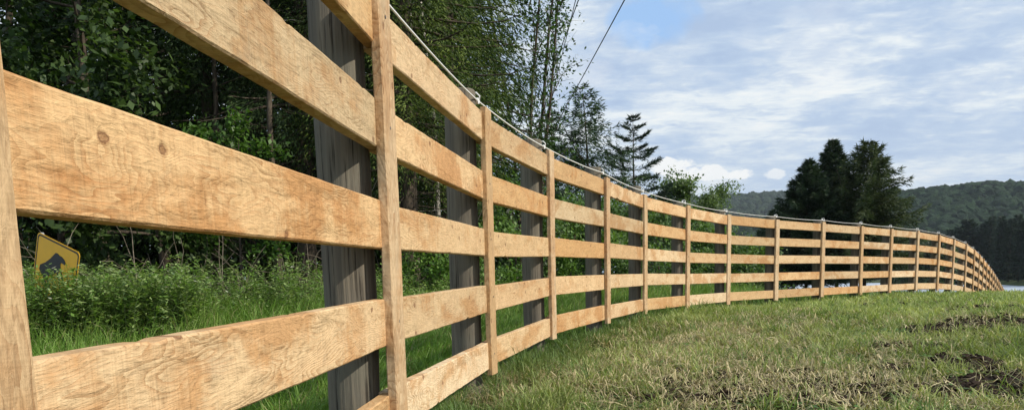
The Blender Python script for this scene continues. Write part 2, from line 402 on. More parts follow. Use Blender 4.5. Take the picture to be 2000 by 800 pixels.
# distance from the fitted point back to each batten's centre line
CEN = []
for i in range(NB):
    t_ = tangent(i); v_ = unit(FP[i]*np.array([1, 1, 0])); cr_ = abs(v_[0]*t_[1]-v_[1]*t_[0]); dt_ = abs(v_@t_)
    CEN.append(min(.16, .034*dt_/max(cr_, .1))+.0675)
T_R = .045
rest = Acc(); rest_caps = []
hs = np.random.default_rng(11)
def basis(d3):
    ex = Vector(d3).normalized(); n = Vector((-ex.y, ex.x, 0)).normalized()    # pointing behind the fence
    ez = ex.cross(n); return ex, n, ez
for b in range(NB-1):
    p0, p1 = FP[b], FP[b+1]; d = p1-p0; dl = np.linalg.norm(d)
    u0 = CEN[b]/dl; u1 = CEN[b+1]/dl
    for k in range(5):
        h = .155+hs.uniform(-.004, .004); dz0, dz1 = hs.uniform(-.005, .005, 2)
        if b == 0: h = (.165, .158, .156, .156, .158)[k]; dz0 = dz1 = 0
        a = p0-d*(u0 if b else .16)+np.array([0, 0, rb[k]+.0775+dz0]); e = p1-d*u1+np.array([0, 0, rb[k]+.0775+dz1])
        ln = np.linalg.norm(e-a)-.003
        ex, n, ez = basis(e-a)
        off = n*hs.uniform(0.0005, .0025)
        Vv, q, caps = board_mesh(ln, h, h+hs.uniform(-.003, .003), T_R, 110 if b < 3 else (40 if b < 8 else 8), b*7+k+1, .0013 if b < 6 else .0012, (2 if b < 6 else 0)+(9 if (b, k) == (4, 4) else 0))
        M = Matrix.Translation(Vector(a)+off-fence.location) @ Matrix(((ex.x, n.x, ez.x, 0), (ex.y, n.y, ez.y, 0), (ex.z, n.z, ez.z, 0), (0, 0, 0, 1)))
        if b < 20:
            me = mesh_np('rail', Vv, [q, caps])
            o = obj('rail', me, M_board, fence); o.matrix_local = M
            tn = {(0, 3): (.86, .89, .93), (0, 2): (1.0, .88, .74), (0, 1): (1.06, 1.05, 1.06), (1, 3): (1, .89, .76), (2, 3): (.98, .86, .72), (1, 2): (1.06, 1.06, 1.08), (2, 2): (1.06, 1.06, 1.08), (3, 2): (.99, .88, .76), (3, 3): (.84, .82, .78), (4, 3): (.84, .82, .78), (0, 4): (.98, .92, .82), (5, 3): (.98, .86, .72), (6, 3): (.96, .82, .68), (7, 4): (.92, .82, .72)}.get((b, k))
            if tn is None:
                q_ = hs.random(); v_ = hs.uniform(.9, 1.1); tn = tuple(v_*(a1*(1-q_)+a2*q_) for a1, a2 in zip((1.03, 1.05, 1.09), (1.0, .88, .75)))
            o.color = (*tn, 1)
        else:
            Mn = np.array(M); W = Vv@Mn[:3, :3].T+Mn[:3, 3]
            rest_caps.append(caps+rest.n); rest.add(W, q)
me = mesh_np('rail', np.concatenate(rest.V), [np.concatenate(rest.Q), np.concatenate(rest_caps)])
o = obj('rail', me, M_board, fence); o['kind'] = 'stuff'

POST_S = {1: -.125, 2: -.142, 3: -.147, 4: -.132, 5: -.07, 6: -.129, 7: -.104, 8: -.04, 9: -.0, 10: -.05, 11: -.04, 12: -.02}
ins_pts = []
for i in range(NB):
    t = tangent(i); n = np.array([-t[1], t[0], 0]); P = FP[i]-t*CEN[i]
    # batten in front
    w, th = .135, .034
    ht, hb = 1.5+(.012 if i % 3 else .03), -.004+hs.uniform(-.012, .006)
    if i in (0,): ht = 1.56
    if i == 1: ht = 1.545
    seg = 30 if i < 4 else 8
    Vv, q, caps = board_mesh(ht-hb, w, w, th, seg, 500+i, .0016 if i else .0008, 1 if 0 < i < 5 else 0)
    # board_mesh runs along x; turn it so that local z is up, x across, y depth (front at -y)
    Vb = np.stack([Vv[:, 2], Vv[:, 1]-th, Vv[:, 0]+hb], -1)
    me = mesh_np('batten', Vb, [q[:, ::-1], caps[:, ::-1]])
    lean = {0: 0, 1: R(.35), 2: R(0.1)}.get(i, hs.uniform(-.004, .004))
    o = obj('batten', me, M_batten, fence)
    M = Matrix.Translation(Vector(P)-fence.location-Vector(n)*.002) @ Matrix(((t[0], n[0], 0, 0), (t[1], n[1], 0, 0), (0, 0, 1, 0), (0, 0, 0, 1))) @ Matrix.Rotation(lean, 4, 'Y')
    o.matrix_local = M
    if i < 10:
        for k in range(5):
            a_ = Acc(); zz = rb[k]+.0775+hs.uniform(-.02, .02); xx = hs.uniform(-.015, .015)
            tube(a_, [[xx, -th+.001, zz], [xx, -th-.0012, zz]], [.0055, .0055], 10, True)
            obj('screw_head', a_.mesh('screw_head'), M_screw, o)
    # round post behind
    s = POST_S.get(i, -.05 if i > 12 else -.125); rp = .086*hs.uniform(.95, 1.05)
    pc = FP[i]+t*(s-.07)+n*(T_R+rp+.002)
    if i == 0: pc = pc-t*.1
    zg = float(ground(pc[0], pc[1]))-.25
    top = FP[i, 2]+1.5+(.125 if i < 6 else .085)+hs.uniform(-.012, .012)
    acc = Acc(); zs = np.concatenate([np.linspace(zg, top-.012, 24 if i < 8 else 8), [top-.004, top]])
    ns = 28 if i < 6 else 14; th_ = np.arange(ns)*2*math.pi/ns
    lump = 1+.02*np.sin(th_*2+i)+.015*np.sin(th_*3+2*i)
    rr = np.full(len(zs), rp); rr[-2] *= .985; rr[-1] *= .95
    bend = wavy(len(zs), .004, 900+i, 2.2)
    Vp = np.stack([np.outer(rr*(1+.6*bend), lump*np.cos(th_))+bend[:, None], np.outer(rr, lump*np.sin(th_))+bend[::-1][:, None], np.repeat(zs-(zg+.25), ns).reshape(len(zs), ns)], -1).reshape(-1, 3)
    ii, jj = np.meshgrid(np.arange(len(zs)-1), np.arange(ns), indexing='ij')
    q = np.stack([ii*ns+jj, ii*ns+(jj+1) % ns, (ii+1)*ns+(jj+1) % ns, (ii+1)*ns+jj], -1).reshape(-1, 4)
    ctr = len(Vp); Vp = np.vstack([Vp, [bend[-1], bend[0], top-zg-.25]])
    tt = np.array([[(len(zs)-1)*ns+k_, (len(zs)-1)*ns+(k_+1) % ns, ctr] for k_ in range(ns)])
    me = mesh_np('post', Vp, [q, tt], None, False)
    sm = np.ones(len(me.polygons), bool); sm[len(q):] = False; me.polygons.foreach_set('use_smooth', sm)
    po = obj('post', me, M_post, fence); po.location = Vector((pc[0], pc[1], zg+.25))-fence.location
    # white insulator clipped to the post top, on the field side edge
    ip = pc+t*(rp*.55)-n*(rp*.70); iz = FP[i, 2]+1.5+.068
    acc = Acc(); nn = Vector(-n); tv = Vector(t)
    def loc(a_, b_, c_): return Vector(ip-pc)+nn*a_+tv*b_+Vector((0, 0, iz-(zg+.25)+c_))
    MB = Matrix(((t[0], -n[0], 0, 0), (t[1], -n[1], 0, 0), (0, 0, 1, 0), (0, 0, 0, 1)))
    c0 = loc(0, 0, 0)
    box(acc, (-.019, -.006, -.055), (.019, .006, .045), Matrix.Translation(c0) @ MB)
    tube(acc, [list(loc(.0, 0, .004)), list(loc(.028, 0, .004)), list(loc(.030, 0, .004)), list(loc(.044, 0, .004))], [.011, .011, .018, .018], 10, True)
    tube(acc, [list(loc(.036, -.03, .006)), list(loc(.036, .03, .006))], [.009, .009], 8, True)
    tube(acc, [list(loc(.006, 0, .045)), list(loc(.03, 0, .05)), list(loc(.05, 0, .03)), list(loc(.05, 0, .008))], [.006, .006, .005, .004], 6, True)
    obj('insulator', acc.mesh('insulator'), M_white, po)
    w_ = np.array(loc(.036, 0, .006))+np.array([pc[0], pc[1], zg+.25]); ins_pts.append(w_)

# wire along the top
acc = Acc(); pts = []
ins0 = ins_pts[0]
for a, b in zip(ins_pts[:-1], ins_pts[1:]):
    for s in np.linspace(0, 1, 9)[:-1]:
        p = a*(1-s)+b*s; p = p.copy(); p[2] -= .016*4*s*(1-s); pts.append(p)
pts.append(ins_pts[-1])
pts = np.array(pts); org = pts[0].copy()
tube(acc, pts-org, .0046, 7)
o = obj('fence_wire', acc.mesh('fence_wire', True), M_cord); o.location = org
tag(o, 'white electric fence cord strung through insulators above the top rail', 'wire')

# ------------------------------------------------------------------ grass
def blades(P, h, lean, w, colr, bend=.5, flat=0):
    """P (n,3) roots, h heights, lean directions (n,2) scaled, 7 verts per blade"""
    n = len(P); up = np.zeros((n, 3)); up[:, 2] = h
    ln = np.zeros((n, 3)); ln[:, :2] = lean*h[:, None]
    side = np.stack([-lean[:, 1], lean[:, 0], np.zeros(n)], -1)+rng.normal(size=(n, 3))*.35*np.array([1, 1, .2]); side = unit(side)*w[:, None]/2
    p0 = P; p1 = P+up*.42+ln*.22; p2 = P+up*.78+ln*.62; p3 = P+up*(1-.18*np.linalg.norm(lean, axis=1))[:, None]+ln*1.1
    Vv = np.stack([p0-side*.8, p0+side*.8, p1-side, p1+side, p2-side*.7, p2+side*.7, p3], 1).reshape(-1, 3)
    b = np.arange(n)[:, None]*7
    Q = np.concatenate([b+np.array([0, 1, 3, 2]), b+np.array([2, 3, 5, 4])]); T = b+np.array([4, 5, 6])
    return Vv, Q, T, np.repeat(colr, 7, 0)
def scatter_polar(n, r0, r1, a0, a1, pw=1.0):
    u = rng.random(n); r = (r0**pw+(r1**pw-r0**pw)*u)**(1/pw); a = np.radians(rng.uniform(a0, a1, n))
    return r*np.sin(a), r*np.cos(a), r
np_dry = Noise2(31, 2.2, 4); np_tuft = Noise2(33, .55, 3); np_col = Noise2(35, 3.5, 3)
acc = Acc()
def dryness(x, y):
    # a mown, dried-out swathe beside the fence nearest the camera; greener further off
    d = fence_side(x, y); r = np.hypot(x, y)
    a = np.exp(-((d-1.2)/.85)**2)*sstep(12.5, 8, r)*sstep(3.2, 5, r)*1.15
    return np.clip(a+.40*np_dry(x, y)+.04+.16*sstep(6.0, 4.2, r), 0, 1)
def field_patch(n, r0, r1, wmul, hmul, pw):
    x, y, r = scatter_polar(n, r0, r1, -12, 42, pw)
    d = fence_side(x, y)
    k = (d > -.15); x, y, r, d = x[k], y[k], r[k], d[k]
    mu = mud(x, y); k = rng.random(len(x)) > mu*.985; x, y, r, d = x[k], y[k], r[k], d[k]
    tu = np_tuft(x, y); dr = dryness(x, y)
    k = rng.random(len(x)) < np.clip(.5+.5*tu, .12, 1); x, y, r, d, tu, dr = [q[k] for q in (x, y, r, d, tu, dr)]
    n = len(x)
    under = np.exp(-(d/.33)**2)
    h = (.046+.040*np.clip(tu, -.9, 2)+(.065-.045*sstep(5, 9, r))*under+.012*rng.random(n))*rng.uniform(.5, 1.5, n)*hmul*(1-.1*sstep(9, 16, r))
    h = np.clip(h, .015, .3)
    isd = rng.random(n) < dr*.8
    h = np.where(isd, h*.6, h)
    lean = rng.normal(size=(n, 2))*np.where(isd, 1.9, .75)[:, None]*(1-.4*under)[:, None]
    w = (.0036+.0013*r/4)*wmul*rng.uniform(.7, 1.3, n)
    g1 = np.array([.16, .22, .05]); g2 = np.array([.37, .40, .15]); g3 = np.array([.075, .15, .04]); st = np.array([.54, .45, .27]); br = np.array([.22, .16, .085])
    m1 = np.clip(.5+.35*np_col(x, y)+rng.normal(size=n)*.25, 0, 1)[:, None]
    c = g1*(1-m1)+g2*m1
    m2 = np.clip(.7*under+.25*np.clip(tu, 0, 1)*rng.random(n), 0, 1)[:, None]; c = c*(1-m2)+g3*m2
    cs = st*(1-rng.random((n, 1))*.6)+br*.2; c = np.where(isd[:, None], cs, c)
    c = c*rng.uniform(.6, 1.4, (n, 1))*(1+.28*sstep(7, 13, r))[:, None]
    z = ground(x, y)-.004
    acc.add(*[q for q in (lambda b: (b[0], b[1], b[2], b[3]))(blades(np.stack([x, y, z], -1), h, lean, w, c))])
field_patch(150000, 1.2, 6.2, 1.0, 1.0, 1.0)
field_patch(190000, 6.2, 13, 1.15, 1.1, 1.2)
field_patch(150000, 13, 30, 1.5, 1.25, 1.1)
# taller tussocks that the mower missed
nc = 420; cx, cy, cr2 = scatter_polar(nc, 2.6, 20, -6, 42, 1.0); kk = (fence_side(cx, cy) > .3) & (mud(cx, cy) < .5); cx, cy = cx[kk], cy[kk]
m_ = 46; cs_ = rng.uniform(.04, .16, len(cx)); x = np.repeat(cx, m_)+rng.normal(size=len(cx)*m_)*np.repeat(cs_, m_); y = np.repeat(cy, m_)+rng.normal(size=len(cx)*m_)*np.repeat(cs_, m_)
n = len(x); h = np.repeat(rng.uniform(.06, .15, len(cx)), m_)*rng.uniform(.5, 1.3, n); tone = np.repeat(rng.random(len(cx)), m_)[:, None]; r = np.hypot(x, y)
c = (np.array([.10, .19, .045])*(1-tone)+np.array([.36, .42, .15])*tone)*rng.uniform(.65, 1.3, (n, 1))
acc.add(*blades(np.stack([x, y, ground(x, y)-.004], -1), h, rng.normal(size=(n, 2))*.75, (.0042+.0013*r/4)*rng.uniform(.7, 1.3, n), c))
# clover and plantain leaves
nc = 700; cx, cy, cr2 = scatter_polar(nc, 2.4, 13, -6, 42, 1.0); kk = (fence_side(cx, cy) > .2) & (mud(cx, cy) < .6); cx, cy = cx[kk], cy[kk]
m_ = 26; x = np.repeat(cx, m_)+rng.normal(size=len(cx)*m_)*.07; y = np.repeat(cy, m_)+rng.normal(size=len(cx)*m_)*.07; n = len(x)
P_ = np.stack([x, y, ground(x, y)+rng.uniform(.01, .05, n)], -1); a = rng.uniform(0, 6.28, n); dd_ = unit(np.stack([np.cos(a), np.sin(a), rng.uniform(-.1, .5, n)], -1)); ll = np.repeat(rng.uniform(.012, .034, len(cx)), m_)[:, None]*rng.uniform(.7, 1.3, (n, 1))
diamonds(acc, P_, dd_*ll*.7, unit(np.cross(dd_, np.array([0, 0, 1.])))*ll*.4, np.array([.10, .20, .045])*rng.uniform(.6, 1.5, (n, 1)))
me = acc.mesh('field_grass')
tag(obj('field_grass', me, M_grass), 'short green and straw coloured pasture grass in front of the fence', 'grass', kind='stuff')

# tall grass behind the fence
WB = np.array([[-9, 6.2], [-7, 6.9], [-5.2, 7.8], [-3.4, 8.7], [-1.6, 10.2], [-.6, 11.5], [.6, 14], [2.4, 17.5], [5, 21.5], [8, 26], [11, 32]])
def band_dist(x, y, W=WB):
    best = np.full(np.shape(x), 1e9); sg = np.zeros(np.shape(x))
    for a, b in zip(W[:-1], W[1:]):
        d = b-a; t = np.clip(((x-a[0])*d[0]+(y-a[1])*d[1])/(d@d), 0, 1)
        dx = x-a[0]-t*d[0]; dy = y-a[1]-t*d[1]; q = np.hypot(dx, dy); s = np.sign(dx*d[1]-dy*d[0])
        k = q < best; best = np.where(k, q, best); sg = np.where(k, s, sg)
    return best*sg          # positive towards the fence
acc = Acc()
for n, r0, r1, wm in ((130000, 1.2, 7, 1.0), (130000, 7, 16, 1.1), (60000, 16, 30, 1.4), (30000, 30, 60, 2.0)):
    x, y, r = scatter_polar(n, r0, r1, -50, 34, 1.2)
    d = fence_side(x, y); bd = band_dist(x, y)
    k = (d < -.12) & (bd > -1.0); x, y, r, bd, d = x[k], y[k], r[k], bd[k], d[k]; n = len(x)
    tu = np_tuft(x*.6, y*.6)
    tall = sstep(2.2, .2, bd)
    h = (.17+.06*tu+.26*tall)*rng.uniform(.55, 1.35, n); h = np.clip(h, .05, .6)*(1-.55*sstep(-.7, -.2, d))
    wind = np.array([.35, -.2])
    lean = rng.normal(size=(n, 2))*.42+wind*.6
    w = (.0038+.0011*r/4)*wm*rng.uniform(.7, 1.3, n)
    m1 = np.clip(.5+.4*np_col(x, y)+rng.normal(size=n)*.3, 0, 1)[:, None]
    c = np.array([.13, .25, .04])*(1-m1)+np.array([.29, .42, .11])*m1
    sd = rng.random(n) < .10; c = np.where(sd[:, None], np.array([.36, .33, .17]), c)*rng.uniform(.75, 1.25, (n, 1))
    b = blades(np.stack([x, y, ground(x, y)-.004], -1), h, lean, w, c); acc.add(*b)
tag(obj('tall_grass', acc.mesh('tall_grass'), M_grass), 'tall lush green grass growing between the fence and the weeds', 'grass', kind='stuff')

# dry cut hay strands lying on the field
acc = Acc()
n = 42000
x, y, r = scatter_polar(n, 2.2, 13, -8, 42, 1.0); d = fence_side(x, y)
mm_ = mud(x, y); pr = np.clip(dryness(x, y)*1.1+.7*sstep(.02, .3, mm_)-.62*sstep(.45, 1, mm_)+.12, 0, 1)
k = (d > .1) & (rng.random(n) < pr); x, y, r = x[k], y[k], r[k]; n = len(x)
a = rng.uniform(0, 6.28, n); Ln = rng.uniform(.04, .17, n); cv = rng.normal(size=n)*.35
pts = []
for s in (-1, -.33, .33, 1):
    aa = a+cv*s; px = x+np.cos(aa)*Ln*s*.5; py = y+np.sin(aa)*Ln*s*.5
    pz = ground(px, py)+.022+.03*np.abs(rng.normal(size=n))*(.3+.7*(abs(s) < .5))
    pts.append(np.stack([px, py, pz], -1))
w = (.0028+.0009*r/4)*rng.uniform(.6, 1.5, n)
Vs = []
for q_ in pts:
    sd = np.stack([-np.sin(a), np.cos(a), rng.normal(size=n)*.5], -1); sd = unit(sd)*w[:, None]*.5
    Vs += [q_-sd, q_+sd]
Vv = np.stack(Vs, 1).reshape(-1, 3); b = np.arange(n)[:, None]*8
Q = np.concatenate([b+np.array([0, 1, 3, 2]), b+np.array([2, 3, 5, 4]), b+np.array([4, 5, 7, 6])])
c = np.array([.66, .56, .34])*rng.uniform(.4, 1.15, (n, 1)); gm = rng.random((n, 1)) < .3; c = np.where(gm, np.array([.22, .25, .09])*rng.uniform(.8, 1.4, (n, 1)), c)
acc.add(Vv, Q, None, np.repeat(c, 8, 0))
tag(obj('cut_hay', acc.mesh('cut_hay'), M_straw), 'dry cut hay strands strewn over the pasture and the muddy patches', 'hay', kind='stuff')

# clods of soil in the muddy patches
acc = Acc(); cl = []
ico_v = unit(np.array([[0, 1, 1.618], [0, -1, 1.618], [0, 1, -1.618], [0, -1, -1.618], [1, 1.618, 0], [-1, 1.618, 0], [1, -1.618, 0], [-1, -1.618, 0], [1.618, 0, 1], [-1.618, 0, 1], [1.618, 0, -1], [-1.618, 0, -1]]))
ico_f = np.array([[0, 1, 8], [0, 8, 4], [0, 4, 5], [0, 5, 9], [0, 9, 1], [1, 6, 8], [8, 6, 10], [8, 10, 4], [4, 10, 2], [4, 2, 5], [5, 2, 11], [5, 11, 9], [9, 11, 7], [9, 7, 1], [1, 7, 6], [3, 6, 7], [3, 7, 11], [3, 11, 2], [3, 2, 10], [3, 10, 6]])
def ico2():
    v = list(map(tuple, ico_v)); f = []; cache = {}
    def mid(a, b):
        k = (min(a, b), max(a, b))
        if k not in cache:
            p = (np.array(v[a])+np.array(v[b]))/2; p /= np.linalg.norm(p); cache[k] = len(v); v.append(tuple(p))
        return cache[k]
    for a, b, c_ in ico_f:
        ab, bc, ca = mid(a, b), mid(b, c_), mid(c_, a); f += [[a, ab, ca], [b, bc, ab], [c_, ca, bc], [ab, bc, ca]]
    return np.array(v), np.array(f)
ICO2V, ICO2F = ico2()
for cx, cy, rx, ry in MUDP:
    for _ in range(int(260*rx*ry/.1)):
        px = cx+rng.normal()*rx*.7; py = cy+rng.normal()*ry*.7
        if mud(np.array([px]), np.array([py]))[0] < .4: continue
        s = abs(rng.normal())*.009+.004
        vv = ico_v*(1+rng.normal(size=(12, 1))*.22)*s*np.array([1.2, 1.1, .75])+np.array([px, py, float(ground(px, py))+s*.3])
        acc.add(vv, None, ico_f)
tag(obj('soil_clods', acc.mesh('soil_clods'), plain('dark_soil', (.035, .024, .017), .95, .1, .4, 60)), 'crumbled dark brown soil lying in the bare muddy patches', 'soil', kind='stuff')

# ------------------------------------------------------------------ weeds
acc = Acc(); tw = Acc()
n = 6200
t = rng.random(n)**1.5; seg = t*(len(WB)-1); ii = np.minimum(seg.astype(int), len(WB)-2); fr = seg-ii
base = WB[ii]*(1-fr[:, None])+WB[ii+1]*fr[:, None]; dv = unit(WB[ii+1]-WB[ii]); nv = np.stack([dv[:, 1], -dv[:, 0]], -1)
off = rng.uniform(-1.4, .35, n); base = base+nv*off[:, None]
hgt = rng.uniform(.45, .88, n)*(1-.35*sstep(0, .75, off))*np.where(ii < 4, 1.05, .8)*(1+.12*np_tuft(base[:, 0]*.5, base[:, 1]*.5))
gz_ = ground(base[:, 0], base[:, 1])
ex_ = 1000; base = np.vstack([base, np.stack([rng.uniform(-5.6, -3.2, ex_), rng.uniform(0, 1, ex_)], -1)]); base[-ex_:, 1] = 7.28+.42*(base[-ex_:, 0]+4.4)+rng.normal(size=ex_)*.16
hgt = np.concatenate([hgt, rng.uniform(.56, .86, ex_)]); n += ex_; gz_ = ground(base[:, 0], base[:, 1]); stems = []
lP = []; lA = []; lB = []; lC = []
for q in range(n):
    r = math.hypot(*base[q]); H = hgt[q]; ln_ = rng.normal(size=2)*.16
    nl = int((22 if r < 12 else 12)*H/.6)
    s = np.sort(rng.random(nl))**.8; p = np.zeros((nl, 3)); p[:, 0] = base[q, 0]+ln_[0]*s**2; p[:, 1] = base[q, 1]+ln_[1]*s**2; p[:, 2] = gz_[q]+H*s
    a = rng.uniform(0, 6.28, nl); ll = (.075 if r < 12 else .1)*rng.uniform(.6, 1.4, nl)*(1.15-.5*s)
    dr_ = np.stack([np.cos(a), np.sin(a), rng.uniform(-.5, .7, nl)], -1); dr_ = unit(dr_)
    A = dr_*ll[:, None]*.5; B = unit(np.cross(dr_, rdir(nl)*.5+np.array([0, 0, 1.])))*ll[:, None]*.17
    lP.append(p+A*1.2); lA.append(A); lB.append(B)
    kind = rng.random()
    c0 = np.array([.16, .27, .06]) if kind < .5 else (np.array([.33, .42, .17]) if kind < .9 else np.array([.10, .17, .06]))
    c = c0*rng.uniform(.7, 1.35, (nl, 1))
    fl_ = (rng.random(nl) < (.03 if kind < .9 else .0)) & (s > .8); c = np.where(fl_[:, None], np.array([.55, .55, .42]), c)
    lC.append(c)
    stems.append([[base[q, 0], base[q, 1], gz_[q]-.02], [base[q, 0]+ln_[0]*.3, base[q, 1]+ln_[1]*.3, gz_[q]+H*.55], [base[q, 0]+ln_[0], base[q, 1]+ln_[1], gz_[q]+H]])
diamonds(acc, np.concatenate(lP), np.concatenate(lA), np.concatenate(lB), np.concatenate(lC))
for s_ in stems: tube(acc, s_, [.004, .003, .001], 3, c=(.12, .17, .05))
tag(obj('weeds', acc.mesh('weeds'), M_leaf), 'knee high leafy weeds and nettles in a band along the wood edge', 'weeds', kind='stuff')

# ------------------------------------------------------------------ trees
def limb(p0, dr_, ln_, n=7, wob=.08, droop=0., up=0.):
    pts = [np.array(p0, float)]; d = unit(np.array(dr_, float)); st = ln_/(n-1)
    for k in range(n-1):
        d = unit(d+rng.normal(size=3)*wob+np.array([0, 0, -droop+up*(k/(n-1))]))
        pts.append(pts[-1]+d*st)
    return np.array(pts)
def along(pts, s):
    s = np.clip(s, 0, .9999)*(len(pts)-1); i = int(s); f = s-i; return pts[i]*(1-f)+pts[i+1]*f
def pick_along(segs, n, bias=1.0):
    """random points on a list of (a,b) segments"""
    A = np.array([s[0] for s in segs]); B = np.array([s[1] for s in segs]); ln_ = np.linalg.norm(B-A, axis=1)
    k = rng.choice(len(segs), n, p=ln_/ln_.sum()); f = rng.random(n)[:, None]
    return A[k]*(1-f)+B[k]*f, unit(B[k]-A[k])
def broadleaf(label, cat, loc, H, spread, crown0, nleaf, leaf, c_lo, c_hi, nl=16, bark=None, upright=.35, scatter=.13, trunk_r=None, group=None, name='broadleaf_tree', stems=1, top_leaf=1.0, sub=7):
    global rng
    rng = np.random.default_rng(zlib.crc32(label.encode()))
    root = empty(name, loc); tag(root, label, cat, group)
    wood = Acc(); segs = []
    tr = trunk_r or H*.012
    for st in range(stems):
        d0 = np.array([rng.normal()*.05, rng.normal()*.05, 1]) if stems == 1 else np.array([math.cos(st*2.4)*.13, math.sin(st*2.4)*.13, 1])
        Ht = H*(1 if st == 0 else rng.uniform(.75, .95))
        tk = limb((rng.normal()*.08*(stems > 1), rng.normal()*.08*(stems > 1), -.1), d0, Ht, 12, .035, 0, .03)
        tube(wood, tk, np.linspace(tr, tr*.12, 12)/math.sqrt(stems), 8)
        for k in range(nl):
            s = crown0+(1-crown0)*((k+rng.random()*.8)/nl)
            s = min(s, .985)
            p = along(tk, s); a = k*2.4+rng.normal()*.5
            prof = math.sin(math.pi*min(1, (s-crown0)/(1-crown0)*.82+.2))**.8
            ln_ = spread*prof*rng.uniform(.7, 1.15)
            lb = limb(p, (math.cos(a), math.sin(a), upright+rng.normal()*.2), ln_, 7, .12, 0, .12)
            tube(wood, lb, np.linspace(tr*.35*(1-s*.6), .004, 7)/math.sqrt(stems), 5)
            for j in range(sub):
                u = rng.uniform(.15, 1); q = along(lb, u)
                sb = limb(q, unit(lb[-1]-lb[0])+rdir(1)[0]*.9, ln_*rng.uniform(.2, .45), 4, .2)
                tube(wood, sb, np.linspace(.008, .002, 4), 3)
                segs += list(zip(sb[:-1], sb[1:]))
            segs += list(zip(lb[3:-1], lb[4:]))
    crown = Acc()
    P, Dr = pick_along(segs, nleaf); n = nleaf
    P = P+rng.normal(size=(n, 3))*scatter
    nd = unit(Dr*.5+rdir(n)*.9+np.array([0, 0, -.25])); ll = leaf*rng.uniform(.6, 1.3, n)[:, None]
    A = nd*ll*.5; B = unit(np.cross(nd, rdir(n)*.6+np.array([.3, -.2, 1.])))*ll*.33
    cl_ = np.array([math.sin(v) for v in range(64)])
    key = (np.floor(P/0.6)*np.array([7, 13, 29])).sum(1).astype(int) % 64
    m1 = np.clip(.5+.28*cl_[key]+rng.normal(size=n)*.25, 0, 1)[:, None]
    c = (np.array(c_lo)*(1-m1)+np.array(c_hi)*m1)*rng.uniform(.8, 1.2, (n, 1))
    diamonds(crown, P, A, B, c)
    obj('trunk', wood.mesh('trunk', True), bark or M_bark, root); obj('crown', crown.mesh('crown'), M_leaf, root)
    return root
